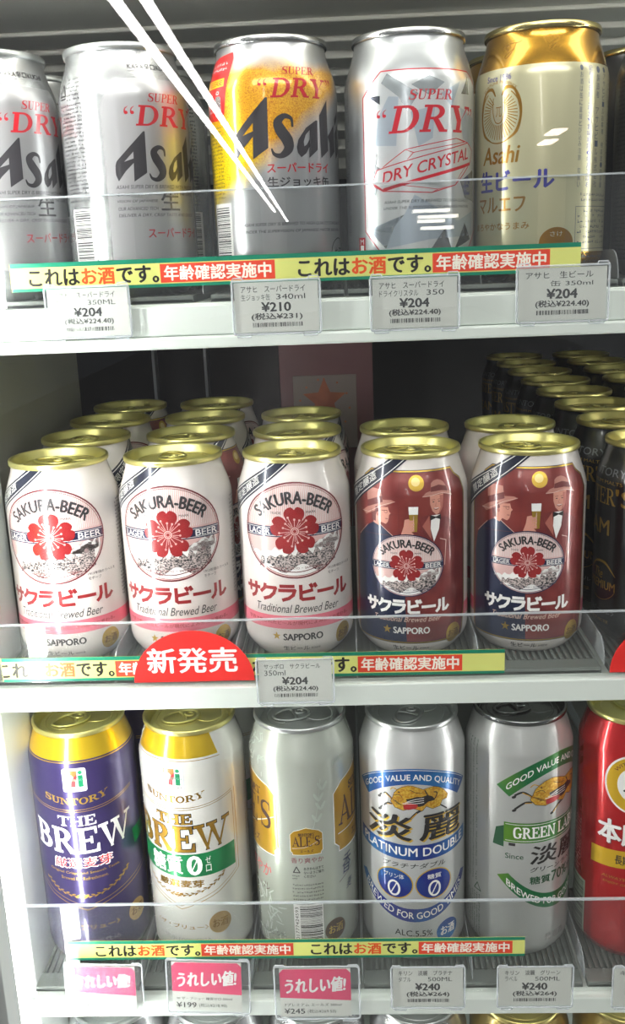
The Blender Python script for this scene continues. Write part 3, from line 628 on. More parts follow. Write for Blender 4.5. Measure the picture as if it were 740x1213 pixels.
def seven(S, x0, y0, x1, y1, L0, edge=None):
    w, h = x1 - x0, y1 - y0; o = mat('seven_orange', (232, 110, 30), 0, .3); r = mat('seven_red', (208, 40, 48), 0, .3); g = mat('seven_green', (0, 130, 84), 0, .3)
    def X(a): return x0 + a * w
    def Y(a): return y0 + a * h
    pts = []
    for cx, cy, a in ((.9, .9, 0), (.1, .9, 90), (.1, .1, 180), (.9, .1, 270)):
        pts += [(X(cx) + w * .1 * math.cos(math.radians(a + t)), Y(cy) + h * .1 * math.sin(math.radians(a + t))) for t in (0, 30, 60, 90)]
    S.poly(pts, white_ink, L0); 
    if edge: S.line(pts + [pts[0]], .25, edge, L0 + 1)
    S.poly([(X(.1), Y(.9)), (X(.62), Y(.9)), (X(.62), Y(.74)), (X(.48), Y(.62)), (X(.4), Y(.72)), (X(.1), Y(.72))], o, L0 + 1)
    S.poly([(X(.62), Y(.74)), (X(.48), Y(.62)), (X(.36), Y(.42)), (X(.33), Y(.2)), (X(.52), Y(.2)), (X(.54), Y(.42)), (X(.62), Y(.6))], r, L0 + 1)
    S.text('SEVEN&i', X(.14), Y(.45), X(.92), Y(.54), white_ink, L0 + 2, .07); S.text('SEVEN&i', X(.14), Y(.45), X(.92), Y(.54), g, L0 + 3, .03)
    S.rect(X(.66), Y(.2), X(.86), Y(.7), g, L0 + 1); S.ell(X(.76), Y(.82), w * .09, h * .08, g, L0 + 1, 16)
    S.text('PREMIUM', X(.12), Y(.06), X(.9), Y(.14), BLACK, L0 + 2, .02)
def wheat(S, pts, m, layer):
    S.line(pts, .35, m, layer, 6)
    n = 18
    for i in range(n):
        t = i / n * (len(pts) - 1); k = int(t); q = t - k; x = pts[k][0] + (pts[k + 1][0] - pts[k][0]) * q; y = pts[k][1] + (pts[k + 1][1] - pts[k][1]) * q
        dx, dy = pts[k + 1][0] - pts[k][0], pts[k + 1][1] - pts[k][1]; a = math.atan2(dy, dx)
        S.ell(x - math.sin(a) * (.7 if i % 2 else -.7), y + math.cos(a) * (.7 if i % 2 else -.7), 1.3, .42, m, layer, 10, a + (.35 if i % 2 else -.35))
def sheet_brew(dark):
    S = Sheet(); base = mat('indigo_coat', (58, 48, 98), .5, .3) if dark else mat('pearl_white_coat', (224, 224, 218), .25, .27)
    gc = mat('yellow_gold_coat', (238, 200, 40), .75, .3); dk = mat('deep_gold', (150, 112, 30), .8, .3) if not dark else gold_ink
    gr = mat('leaf_green_coat', (0, 128, 72), .3, .28)
    c = 3.0
    S.rect(-103.6, 149.4, 103.6, 163.2, gc, 1) if dark else S.poly([(-34, 149.4), (31, 149.4), (27.5, 163.2), (-30, 163.2)], gc, 1)
    S.rect(-103.6, 148, 103.6, 148.6, dk, 1) if dark else S.line([(-34, 148.0), (31.6, 148.0)], .4, dk, 1)
    seven(S, -6.6, 129.4, 7.8, 145, 2, None if dark else mat('blue_grey_line', (140, 160, 190)))
    arcw = lambda x, y: (x, y + (x / 20) ** 2 * 3.4)
    sun(S, -20.4, 120.6, 19.4, 124.8, dk, arcw)
    for dv in (0, -1.4): S.line([(-46 + 5.6 * i, 116.8 + dv + ((-46 + 5.6 * i) / 20) ** 2 * 1.6) for i in range(17) if (-46 + 5.6 * i) < 41], .35, dk, 2)
    if not dark: S.line([(40.5, 123), (40.5, 66), (24, 55.5), (0, 45.4), (-24, 55.5), (-42, 66), (-42, 123)], .4, dk, 2); S.line([(38.5, 121), (38.5, 67), (23, 57.5), (0, 47.6), (-23, 57.5), (-38.5, 67)], .3, dk, 2)
    else: S.line([(50, 124), (50, 62), (28, 55), (0, 46), (-24, 55), (-42, 66), (-42, 122)], .4, dk, 2); S.line([(47.5, 121), (47.5, 64), (27, 57.4), (0, 48.6), (-23, 57.5), (-38.5, 67)], .3, dk, 2)
    W1 = lambda x, y: (x, y + (x / 20) ** 2 * 1.2)
    m = white_ink if dark else mat('brew_gold', (188, 144, 44), .7, .3)
    if not dark:
        S.serif('THE', -12.6, 105.8, 11.4, 112.4, BLACK, 2, 0, W1, .55); S.serif('BREW', -32.6, 86.6, 33.6, 103.8, BLACK, 2, 0, W1, .75)
    S.serif('THE', -12.6, 105.8, 11.4, 112.4, m, 3, 0, W1, .12); S.serif('BREW', -32.6, 86.6, 33.6, 103.8, m, 3, 0, W1, .3)
    if dark:
        S.text('厳選麦芽', -19, 76.2, 18.8, 83.6, white_ink, 2, .07); S.text('厳選麦芽', -18.4, 76.6, 18.2, 83.2, red_ink, 3, .015)
        S.text('Original Crispy and Smooth Taste,', -23, 71.4, 23, 73.6, gold_ink, 2, .01, 0, W1); S.text('Brewed for Refreshment.', -15, 67.6, 15, 69.8, gold_ink, 2, .01, 0, W1)
        S.poly([(35.5, 90.6), (52, 92), (52, 82), (37, 80)], gr, 2)
        S.text('〈ザ・ブリュー〉', -20, 31.6, 19, 35.2, gold_ink, 2, .02); S.text('天然水100%仕込', -19, 21.4, 19, 24.6, mat('pale_lilac', (150, 140, 170), .3, .3), 2)
    else:
        S.poly([(-42, 88.5), (-20, 85.4), (0, 84.4), (20, 85.4), (38, 87), (38, 70.4), (20, 69.2), (0, 68.6), (-20, 69.6), (-42, 72)], gr, 1)
        S.text('糖質', -20, 71, 2.8, 83.2, white_ink, 3, .03); S.text('0', 6, 70.4, 14.8, 83.6, white_ink, 3, .04); S.line([(8, 72), (12.8, 82)], .7, white_ink, 3); S.vtext('ゼロ', 19, 71.4, 83, 3.4, white_ink, 3)
        S.text('厳選麦芽', -15, 61.4, 15.4, 66.4, dk, 3, .045)
        S.text('〈ザ・ブリュー〉', -20, 30.8, 16, 34, dk, 2, .02); S.text('天然水100%仕込', -21, 21, 18, 24.6, mat('silver_grey_ink', (150, 150, 146), .3, .3), 2)
    wheat(S, [(-27, 66), (-18, 59.5), (-6, 56), (2, 56)], dk, 2); wheat(S, [(29, 68.4), (20, 61.5), (8, 56.6), (-3, 55.4)], dk, 2)
    ox = 33.4 if dark else 24.
    S.ell(ox, 33.5, 7.4, 7.6, mat('tan_gold', (196, 160, 96), .6, .3), 2); S.text('お酒', ox - 5, 30.4, ox + 5, 36.6, dk if not dark else mat('brown_ink'), 3, .01)
    S.ticks(52, 30, 70, 120, dk, 2, 1.8, 2)
    return S, base
def sheet_ales():
    S = Sheet(); yg = noisy('ale_gold', (206, 162, 36), (188, 140, 30), 30, .5, .3); dk = mat('ale_brown', (70, 40, 36), .2, .3); vine = mat('vine_grey', (176, 184, 176), .3, .35)
    def badge(x0, x1, y0, y1, L):
        w = x1 - x0; n = w * .06
        P = [(x0 + n, y0), (x1 - n, y0), (x1 - n, y0 + n), (x1, y0 + 2 * n), (x1, y1 - 3 * n), (x1 - 2 * n, y1 - n), ((x0 + x1) / 2, y1 + n), (x0 + 2 * n, y1 - n), (x0, y1 - 3 * n), (x0, y0 + 2 * n), (x0 + n, y0 + n)]
        S.poly(P, yg, L); S.line(P + [P[0]], w * .012, white_ink, L + 1); q = [(a * .95 + (x0 + x1) / 2 * .05, b * .95 + (y0 + y1) / 2 * .05) for a, b in P]; S.line(q + [q[0]], w * .01, gold_ink, L + 1)
        S.serif('SUNTORY', x0 + w * .25, y1 - w * .22, x1 - w * .25, y1 - w * .13, dk, L + 2, 0, None, w * .004)
        S.serif("ALE'S", x0 + w * .07, y0 + (y1 - y0) * .34, x1 - w * .08, y0 + (y1 - y0) * .72, dk, L + 2)
        S.text('エールズ', x0 + w * .3, y0 + w * .08, x1 - w * .3, y0 + w * .18, dk, L + 2, .02)
        S.line([(x0 + w * .05, y0 + w * .22), ((x0 + x1) / 2, y0 + w * .28), (x1 - w * .04, y0 + w * .5)], w * .01, white_ink, L + 2, 6)
    badge(-70, -14.8, 80, 131, 1); badge(21.4, 77, 80, 131, 1)
    badge(-7.2, 13, 83.4, 101, 2)
    S.text('香り爽やか', -7.2, 77.6, 13.2, 81.4, mat('plum_ink', (120, 60, 70), .2, .3), 2, .01)
    S.line([(-6, 71), (-4, 75), (-2, 71), (-6, 71)], .6, BLACK, 2); S.ticks(-7, 66, -1, 69.5, BLACK, 1.5, 1.2, 2)
    for i, t in enumerate(('あきかんはすて', 'ないようご協力', 'ください')): S.text(t, .5, 72.6 - i * 2.7, .5 + 1.78 * len(t), 74.6 - i * 2.7, BLACK, 2, .02)
    for i in range(5): S.ticks(-7, 61.4 - i * 2.6, 13, 63.2 - i * 2.6, BLACK, 1.7, 1.4, 2, dens=.97)
    S.rect(-7, 16, 11.6, 48, white_ink, 1); S.barcode(-3, 17, 11, 47, BLACK, True, 2, 1.1)
    S.text('4901777424593', 0, 0, 28, 2.2, BLACK, 2, 0, 0, lambda x, y: (-4 - y, 18 + x))
    S.ell(20, 26, 7.6, 7.6, mat('dark_bronze', (96, 72, 48), .6, .3), 2); S.text('お酒', 15, 23.4, 25.4, 29.4, gold_ink, 3, .02)
    for k, (x, y) in enumerate(((10, 104), (12.5, 112), (11.5, 118), (14, 125))):
        for s_ in (-1, 1): S.ell(x + s_ * 1.6, y + 4, .9, 3.2, vine, 1, 12, -s_ * .5)
    S.line([(7, 100), (10, 112), (13, 134)], .4, vine, 1, 5)
    for i in range(46):
        x = random.uniform(-40, -14); y = random.uniform(14, 56); a = random.uniform(0, 3.1); S.ell(x, y, random.uniform(2, 4.6), .5, vine, 1, 10, a)
    for i in range(30): S.ell(random.uniform(-46, -24), random.uniform(133, 158), random.uniform(1.5, 3.4), .45, vine, 1, 10, random.uniform(0, 3.1))
    S.text('爽やか', -47, 62, -22, 72, red_ink, 2, .0, .3); S.text('ビール', -44, 52, -24, 58, dk, 2, 0, .2); S.text('香', 27, 62, 36, 76, navy, 2, .0, .3); S.text('麦', 30, 50, 37, 57, navy, 2, 0, .3); S.line([(24, 58), (36, 64), (50, 72)], .4, dk, 2)
    S.text('ALC.5%', -34, 0, -13, 3, dark_grey, 2, 0, 0, lambda x, y: (x, 21 + y + (x + 24) * .12))
    S.text('REAL', 21.6, 0, 30, 3, vine, 2, 0, 0, lambda x, y: (x, 140 + y + (x - 21) * .5))
    return S
def dragon(S, T, L0, kin):
    gd = noisy('dragon_gold', (196, 136, 24), (222, 182, 64), 700, .4, .32, .4, .6); rd = mat('dragon_red', (176, 40, 44), .2, .3); k = BLACK
    def P(p): return [T(x, y) for x, y in p]
    for p, w in (([(-22.4, 120.0), (-18.6, 122.4), (-15.3, 120.5), (-13.4, 118.4)], 1.3), ([(-22.2, 111.2), (-17.4, 115.7), (-14, 115.8)], 1.3), ([(5, 113.6), (1.0, 111.4), (-2.6, 107.5)], 1.5), ([(16, 114.7), (20.8, 110.8)], .9)):
        S.line(P(p), w, k, L0, 5); S.line(P([(x, y - .3) for x, y in p[1:]]), w * .45, gd, L0 + 1, 5)
    for x, y in ((-22.6, 119), (-22.4, 110.4), (-3.2, 107)): S.ell(*T(x, y), 1.5, .9, k, L0, 12, .5)
    body = [(-13.6, 120.9), (-12.6, 124), (-10.4, 126.6), (-7.6, 128.6), (-4, 129.8), (-1.3, 129.6), (2, 128.4), (4.9, 127.1), (8, 127.8), (11.4, 128.2), (15, 127), (18.4, 124.4), (21.5, 120.4), (20.6, 117.8), (17.3, 117.6), (15.7, 114.1), (10.7, 113.3), (6.8, 115.5), (4.2, 112.5), (-1.5, 114.6), (-7.2, 112.8), (-12.3, 114.2), (-15, 117.7)]
    S.poly(P(body), gd, L0 + 2); b2 = P(body); S.line(b2 + [b2[0]], .28, k, L0 + 3)
    S.poly(P([(-5.2, 120.5), (1.1, 122.3), (4.2, 122.1), (7.5, 123.1), (10.8, 121.6), (12.4, 119), (8.1, 118.5), (4.8, 116.0), (2.3, 115.5), (-1.5, 117.4), (-4.6, 118.3)]), k, L0 + 4)
    S.poly(P([(-7.1, 116.4), (-2.7, 118.3), (1.7, 116.9), (.8, 114.6), (-4, 113.5), (-6.8, 113.8)]), rd, L0 + 5)
    for y in (0, 1.4, 2.8): S.line(P([(-4.6 - y, 118.9 - y * .5), (0, 120.6 - y), (5.4, 121.2 - y)]), .35, white_ink, L0 + 6, 5)
    S.line(P([(-10.8, 126.2), (-13.2, 127.2), (-15, 125.6)]), .6, gd, L0 + 2, 4); S.line(P([(6, 126.4), (8.4, 122), (12, 120), (13.6, 123.6), (11.4, 124.6)]), .7, k, L0 + 5, 5)
    S.ell(*T(-9.6, 125.0), .6, .45, k, L0 + 5, 10); S.line(P([(-12.6, 122.4), (-9.4, 123.2), (-7.6, 121.6)]), .35, k, L0 + 5, 4); S.line(P([(-3, 127), (1, 125), (4.6, 124.6)]), .35, k, L0 + 5, 4)
    for i in range(5): S.line(P([(-14 + i * .9, 119.6 - i * .7), (-11 + i, 118.6 - i * .6)]), .25, k, L0 + 5)
def sheet_platinum():
    S = Sheet(); b = noisy('royal_blue_print', (24, 44, 140), (28, 110, 176), 26, .4, .28, .4, .62, 1); gd = mat('yellow_shadow_ink', (222, 182, 60), .5, .3)
    c = -1.4
    def band(f0, f1, u0, u1, m, L, n=30):
        us = [u0 + (u1 - u0) * i / n for i in range(n + 1)]; S.add([(u, f0(u)) for u in us] + [(u, f1(u)) for u in us], [(i, i + 1, n + 2 + i, n + 1 + i) for i in range(n)], m, L)
    ft = lambda u: 141 - 17.4 * (abs(u) / 41) ** 1.9; fb = lambda u: 130.6 - 14.2 * (abs(u) / 32) ** 1.9
    us = 30
    P = [(-41 + 82 * i / us, ft(-41 + 82 * i / us)) for i in range(us + 1)] + [(31.5 - 63 * i / us, fb(31.5 - 63 * i / us)) for i in range(us + 1)]
    S.poly(P, b, 1)
    S.text('GOOD VALUE AND QUALITY', -34.6, 0, 34.6, 4.6, white_ink, 3, .012, 0, lambda x, y: (x * (1 + (y - 2) * .004), 132.6 + y - 13.0 * (abs(x) / 34.6) ** 1.9))
    S.line([(u, ft(u) - 1) for u in range(-38, 39, 2)], .3, white_ink, 2)
    dragon(S, lambda x, y: (x + 1, y), 2, 1)
    for dx, dy, m, L in ((.9, -.9, gd, 2), (0, 0, BLACK, 3)):
        S.text('淡', -31 + dx, 92.2 + dy, -1.4 + dx, 109 + dy, m, L + 5, .035, .05); S.text('麗', 3.6 + dx, 92.2 + dy, 33.6 + dx, 109.4 + dy, m, L + 5, .03, .05)
    g0 = lambda u: 89.6 + (abs(u) / 41) ** 1.8 * .5; g1 = lambda u: 78.6 + (abs(u) / 41) ** 1.8 * 2
    band(lambda u: 89 + (u / 41) ** 2 * 2.2, lambda u: 78.6 + (u / 41) ** 2 * 3.2, -41.5, 41.5, b, 2)
    S.text('PLATINUM DOUBLE', -37, 0, 37, 5.8, white_ink, 3, .02, 0, lambda x, y: (x, 81.2 + y + (x / 41) ** 2 * 2.8))
    S.text('プラチナダブル', -20, 72.6, 20.6, 76.4, BLACK, 2, .015, .2)
    for cx, t in ((-12.9, 'プリン体'), (12.8, '糖質')):
        S.ell(cx, 61, 12.3, 10.8, gd, 2); S.ell(cx, 61, 11.6, 10.1, b, 3); w = 5.6 if len(t) > 2 else 3.6
        S.text(t, cx - w - 1, 64.6, cx + w + 1, 68, white_ink, 4, .01); S.ring(cx, 57.6, 4.2, 5.6, 1.3, white_ink, 4); S.line([(cx - 2, 53.6), (cx + 2, 61.6)], .7, white_ink, 4)
    n = 34; A = [(-42.5 + 85 * i / n) for i in range(n + 1)]
    lo = lambda u: 34.4 + 24 * (abs(u) / 42.5) ** 2.1; up = lambda u: 43.8 + 17 * (abs(u) / 36.5) ** 2.3
    S.poly([(u, lo(u)) for u in A] + [(36.5 - 73 * i / n, up(36.5 - 73 * i / n)) for i in range(n + 1)], b, 1)
    S.text('BREWED FOR GOOD TIMES', -36, 0, 36, 4.6, white_ink, 3, .012, 0, lambda x, y: (x - x * y * .012, 36.8 + y + 15.6 * (abs(x) / 36) ** 2.1))
    S.text('ALC.5.5%', -12.6, 24, 11.2, 28.2, dark_grey, 2, .01)
    S.ell(22.4, 24.6, 8.4, 7.6, b, 2); S.text('お酒', 17, 21.4, 28, 28, white_ink, 3, .02)
    return S
def sheet_greenlabel():
    S = Sheet(); gr = noisy('bottle_green_print', (10, 112, 62), (96, 150, 40), 22, .4, .28, .42, .66, 1); gd = mat('dull_green', (40, 90, 60), .3, .3); c = 22.
    def X(u): return u - c
    n = 30
    ft = lambda u: 141 + 4.4 * 1 - 21 * (abs(u) / 41) ** 1.9; fb = lambda u: 135 - 17 * (abs(u) / 33) ** 1.9
    S.poly([(-41 + 82 * i / n, ft(-41 + 82 * i / n)) for i in range(n + 1)] + [(33 - 66 * i / n, fb(33 - 66 * i / n)) for i in range(n + 1)], gr, 1)
    S.text('GOOD VALUE AND QUALITY', -35, 0, 35, 4.8, white_ink, 3, .012, 0, lambda x, y: (x, 137.4 + y - 16.0 * (abs(x) / 34.6) ** 1.9))
    dragon(S, lambda x, y: (x * 1.25 - 2, (y - 118) * 1.05 + 117), 2, 1)
    S.rect(-36, 87, 36, 100.6, gr, 7); S.line([(-35, 99.4), (35, 99.4)], .35, white_ink, 8); S.line([(-35, 88.2), (35, 88.2)], .35, white_ink, 8)
    S.serif('GREEN LA', -30.5, 90.2, 9, 97.6, white_ink, 8, 0, None, .14); S.serif('BEL', 9, 90.2, 27, 97.6, white_ink, 8, 0, None, .14)
    S.poly([(-36, 98), (-41, 95.6), (-43, 83.6), (-36, 83)], gd, 5); S.poly([(36, 98), (41, 95.6), (43, 83.6), (36, 83)], gd, 5)
    S.rect(-33, 84.4, -29, 86.4, dark_grey, 2); S.text('Since', -35, 75.4, -24, 79, gd, 2, .01); S.text('1998', 25, 75.4, 34, 79, gd, 2, .01)
    S.text('淡麗', -19.6, 71.6, 19.4, 84.4, BLACK, 3, .03, .08); S.text('グリーンラベル', -19.6, 66.2, 18, 69.6, BLACK, 3, .015, .15)
    S.text('糖質', -19.8, 57.6, -6, 63, gd, 3, .03); S.text('70%', -5, 57.2, 10, 64.4, gd, 3, .03); S.text('オフ', 11, 57.6, 19, 63, gd, 3, .03)
    lo = lambda u: 38.2 + 24 * (abs(u) / 40) ** 2.0; up = lambda u: 48.8 + 17 * (abs(u) / 34) ** 2.1
    S.poly([(-40 + 80 * i / n, lo(-40 + 80 * i / n)) for i in range(n + 1)] + [(33 - 66 * i / n, up(33 - 66 * i / n)) for i in range(n + 1)], gr, 1)
    S.text('BREWED FOR GOOD TIMES', -34, 0, 34, 4.6, white_ink, 3, .012, 0, lambda x, y: (x, 41.2 + y + 15.6 * (abs(x) / 34) ** 2.05))
    S.text('発泡酒', X(13), 15, X(29), 20, mat('silver_grey_ink'), 2, .02)
    for i in range(4): S.ticks(X(-45 + i * 3.4), 50, X(-43.2 + i * 3.4), 150, gd, 1.8, 1.7, 1, True, .95)
    S.line([(X(-36), 44), (X(-33), 49), (X(-30), 44), (X(-36), 44)], .6, gd, 1); S.ticks(X(-46), 8, X(-30), 42, gd, 1.8, 1.6, 1, True)
    return S
def sheet_red():
    S = Sheet(); yl = mat('mustard_ink', (226, 182, 34), .4, .3); wh = white_ink; c = -7.
    S.ell(c, 126.6, 18.6, 19.6, wh, 2); S.ell(c, 126.6, 17.4, 18.4, yl, 3); S.ell(c, 126.6, 10.8, 11.8, wh, 4)
    S.text('WITH NATURE', c - 14, 0, c + 14, 2.2, mat('maroon_ink'), 5, .01, 0, lambda x, y: (c + (13.2 + y) * math.sin((x - c) / 14), 126.6 + (14 + y) * math.cos((x - c) / 14)))
    S.ell(c, 126, 6.2, 4, BLACK, 5, 18, .4); S.line([(c - 7, 122), (c - 2, 126), (c + 5, 131)], 1.2, BLACK, 5, 5)
    for dx, m, L in ((.7, mat('maroon_ink'), 4), (0, wh, 5)): S.text('本麒麟', -28.4 + dx, 85 - dx, 16, 101, m, L, .04)
    S.poly([(-33, 67.4), (-33, 79.4), (-7, 81.6), (19, 79.4), (19, 67.4), (-7, 69.6)], yl, 3); S.text('長期低温熟成', -17, 71.4, 10, 78, BLACK, 4, .02)
    S.text('ALWAYS STRIVING', -25, 60.4, 6, 62.4, gold_ink, 2, 0, .2); S.text('ENJOY GREAT TASTE', -24, 56.4, 7, 58.4, gold_ink, 2, 0, .2)
    S.rect(-56, 10, -37.4, 49, mat('greenish_white', (176, 190, 170), .1, .4), 1); S.barcode(-55, 11, -38.6, 47, dark_grey, True, 2, 1.4); S.ticks(-52, 52, -42, 90, stripe, 2, 1.7, 1)
    return S

# beer-coloured can: amber print fading into bare silver
def beer_material():
    m = mat('amber_beer_print', (226, 176, 20), .45, .28); N, L = nodes(m); b = N['Principled BSDF']
    tc = N.new('ShaderNodeTexCoord'); sp = N.new('ShaderNodeSeparateXYZ'); L.new(tc.outputs['Object'], sp.inputs[0])
    def M(op, a, b_=None, c=None):
        n = N.new('ShaderNodeMath'); n.operation = op
        for i, v in enumerate((a, b_, c)):
            if v is None: continue
            if isinstance(v, (int, float)): n.inputs[i].default_value = v
            else: L.new(v, n.inputs[i])
        return n.outputs[0]
    u = M('MULTIPLY', M('ARCTAN2', sp.outputs[0], M('MULTIPLY', sp.outputs[1], -1.)), 33.)
    v = M('MULTIPLY', sp.outputs[2], 1000.)
    no = N.new('ShaderNodeTexNoise'); no.inputs['Scale'].default_value = 60; L.new(tc.outputs['Object'], no.inputs['Vector'])
    wob = M('MULTIPLY', M('SUBTRACT', no.outputs[0], .5), 12.)
    low = M('ADD', M('ADD', M('MULTIPLY', M('ADD', u, 22.), .72), 44.), wob)          # lower edge of the beer
    a = M('MULTIPLY', M('SUBTRACT', v, low), .09); a.node.use_clamp = True
    t = M('MULTIPLY', M('SUBTRACT', M('ADD', 109., wob), v), .16); t.node.use_clamp = True
    fac = M('MULTIPLY', a, t)
    bub = N.new('ShaderNodeTexVoronoi'); bub.inputs['Scale'].default_value = 1100; L.new(tc.outputs['Object'], bub.inputs['Vector'])
    n2 = N.new('ShaderNodeTexNoise'); n2.inputs['Scale'].default_value = 1500; L.new(tc.outputs['Object'], n2.inputs['Vector'])
    h = M('MULTIPLY', M('SUBTRACT', M('ADD', v, M('MULTIPLY', u, 1.0)), 40.), .0135); h.node.use_clamp = True
    r = N.new('ShaderNodeValToRGB'); e = r.color_ramp.elements; e[0].color = lin((250, 226, 0)); e[0].position = 0; e[1].color = lin((226, 176, 60)); e[1].position = 1
    q = e.new(.45); q.color = lin((232, 170, 10)); L.new(h, r.inputs[0])
    dk = N.new('ShaderNodeMix'); dk.data_type = 'RGBA'; dk.blend_type = 'MULTIPLY'; dk.inputs[7].default_value = lin((206, 150, 90))
    L.new(M('MULTIPLY', M('SUBTRACT', n2.outputs[0], .42), 3.), dk.inputs[0]); L.new(r.outputs[0], dk.inputs[6])
    mx = N.new('ShaderNodeMix'); mx.data_type = 'RGBA'; mx.inputs[6].default_value = lin((200, 202, 204)); L.new(dk.outputs[2], mx.inputs[7]); L.new(fac, mx.inputs[0])
    L.new(mx.outputs[2], b.inputs['Base Color'])
    L.new(M('SUBTRACT', .85, M('MULTIPLY', fac, .45)), b.inputs['Metallic'])
    return m

# ------------------------------------------------------------------ the setting
def struct(name, bm, m, smooth=False):
    o = bm_obj(name, bm, m); o.location = (0, 0, CZ); o['kind'] = 'structure'; return o
def wall_box(name, a, m): bm = bmesh.new(); bx(bm, *a); return struct(name, bm, m)
liner = noisy('grey_liner', (158, 158, 150), (140, 140, 132), 6, .1, .5)
darkm = noisy('dark_cold_room', (7, 7, 13), (16, 17, 27), 5, 0, .5)
wall_box('wall_back', (-700, 760, 1380, 1400, -900, 420), darkm)
wall_box('wall_left', (-222, -217, 545, 765, -900, -30), liner)
wall_box('wall_right', (600, 612, 500, 1400, -900, 420), darkm)
wall_box('floor', (-3500, 3500, -26000, 1400, -1412, -1400), mat('shop_floor', (120, 118, 114), 0, .4))
wall_box('ceiling', (-700, 760, 480, 1400, 420, 440), mat('cooler_ceiling', (210, 212, 210), 0, .5))
jamb = mat('jamb_white', (222, 228, 226), 0, .3)
bm = bmesh.new(); bx(bm, -230, -207, 497, 545, -900, 420, bev=1.5)
struct('trim_1', bm, jamb)
bm = bmesh.new(); bx(bm, -260, -223, 380, 560, -900, 420, bev=2); bx(bm, -275, -262, 400, 470, -900, 420); struct('trim_2', bm, noisy('dark_mullion', (44, 33, 35), (28, 22, 26), 8, .1, .45))
bm = bmesh.new(); bx(bm, 570, 600, 430, 520, -900, 420, bev=2); struct('trim_3', bm, jamb)
# glass of the cooler door
bm = bmesh.new(); bx(bm, -900, 900, 378, 382, -900, 420); struct('window_1', bm, PANE)

# LED strips on the mullions
def led(name, x, y, label, strength):
    o = empty(name, W(x, y, -900)); tag(o, label, 'light')
    bm = bmesh.new(); bx(bm, -5, 5, -3, 0, 0, 1300); d = bm_obj('diffuser', bm, mat('led_' + name + label[:5], (255, 255, 252), 0, .5, 0, strength), o)
    bm = bmesh.new(); bx(bm, -11, 11, 0.2, 8, -4, 1304, bev=.6); bm_obj('housing', bm, jamb, o)
    o.rotation_euler = (0, 0, math.radians(140 if x < 0 else 220))
    return o
led('led_strip', -199, 440, 'left vertical white light strip on the door mullion beside the shelves', LED_LEFT)
led('led_strip', 540, 440, 'right vertical white light strip on the far door mullion', LED_RIGHT)
bm = bmesh.new(); bx(bm, -420, 420, 0, 16, -12, 0); o = bm_obj('cabinet_light', bm, mat('led_bar', (255, 252, 244), 0, .5, 0, CABINET)); o.location = W(60, 468, 149)
tag(o, 'horizontal white light bar above the top shelf of cans', 'light')

# side wire rack at the left of the lower shelf
bm = bmesh.new()
for y in (552, 585): bx(bm, -216.5, -210, y, y + 9, -440, -246)
for i in range(11): bx(bm, -216, -212, 552, 650, -430 + i * 17, -428 + i * 17)
o = bm_obj('side_rack', bm, jamb); o.location = (0, 0, CZ); tag(o, 'white slatted side rack beside the purple can on the lower shelf', 'rack')

# shelves
tray_m = mat('tray_grey', (112, 118, 114), 0, .4); lipm = SHELFW
def tray(x, y0, z, parent):
    bm = bmesh.new(); bx(bm, x - 34, x + 34, y0, y0 + 520, z - 4, z - 2.4); bx(bm, x - 34, x + 34, y0, y0 + 12, z - 4, z - .4, bev=.4)
    n = 19
    for i in range(n): xx = x - 33 + i * 66 / (n - 1); bx(bm, xx - .8, xx + .8, y0 + 12, y0 + 90, z - 2.4, z - .2)
    bx(bm, x - 34, x + 34, y0 + 90, y0 + 520, z - 2.4, z - .2)
    return bm
def divider(x, y0, z, h):
    bm = bmesh.new(); pts = [(y0, z)] + [(y0 + h * .9 * (1 - math.cos(math.radians(a))), z + h * math.sin(math.radians(a))) for a in range(15, 91, 15)] + [(y0 + 430, z + h), (y0 + 430, z)]
    A = [bm.verts.new(((x - .3) * .001, p[0] * .001, p[1] * .001)) for p in pts]; B = [bm.verts.new(((x + .3) * .001, p[0] * .001, p[1] * .001)) for p in pts]
    bm.faces.new(A[::-1]); bm.faces.new(B)
    for i in range(len(pts)): j = (i + 1) % len(pts); bm.faces.new((A[i], A[j], B[j], B[i]))
    return bm
xsM = [-172, -103.5, -33.8, 35, 103.1, 175.5, 245]
def shelf(z, which, lip_h, lanes, guard_h, label, glabel):
    o = empty('shelf', (0, 0, CZ)); tag(o, label, 'shelf')
    bm = bmesh.new(); bx(bm, -206, 560, 510, 1060, z - 12, z - 4.2); bx(bm, -206, 560, 491, 510, z - 14, z - 4.2, bev=.5); bm_obj('shelf_deck', bm, SHELFW, o)
    bm = bmesh.new()
    if which == 'T':
        bx(bm, -212, 565, 487.5, 490.5, z - 20, z - 5, bev=.8); bx(bm, -212, 565, 484.6, 490.6, z - 26.4, z - 20.2, bev=1.2)
    else: bx(bm, -212, 565, 487, 490.5, z - lip_h - 3, z - 3, bev=.8)
    bm_obj('front_lip', bm, lipm, o)
    for x in lanes: bm_obj('glide_tray', tray(x, 495.5 if which == 'T' else 497.5, z, o), tray_m, o)
    for a, b in zip(lanes, lanes[1:]): bm_obj('lane_divider', divider((a + b) / 2, 500, z, 14), EDGE, o)
    g = empty('front_guard', (0, 0, CZ)); tag(g, glabel, 'guard')
    bm = bmesh.new(); bx(bm, -206, 560, 493.2, 494.8, z - 3.5, z + guard_h - .8); bm_obj('guard_panel', bm, GUARD, g)
    bm = bmesh.new(); bx(bm, -206, 560, 493.1, 494.9, z + guard_h - .75, z + guard_h + .1); bm_obj('guard_edge', bm, EDGE, g)
shelf(-15, 'T', 20, [-180, -111.4, -34.5, 35.3, 102.5, 173, 243], 50, 'top white shelf carrying the silver, yellow and gold cans', 'clear front guard of the top shelf')
shelf(-226, 'M', 13, xsM, 34.5, 'middle white shelf carrying the cherry blossom beer cans', 'clear front guard of the middle shelf')
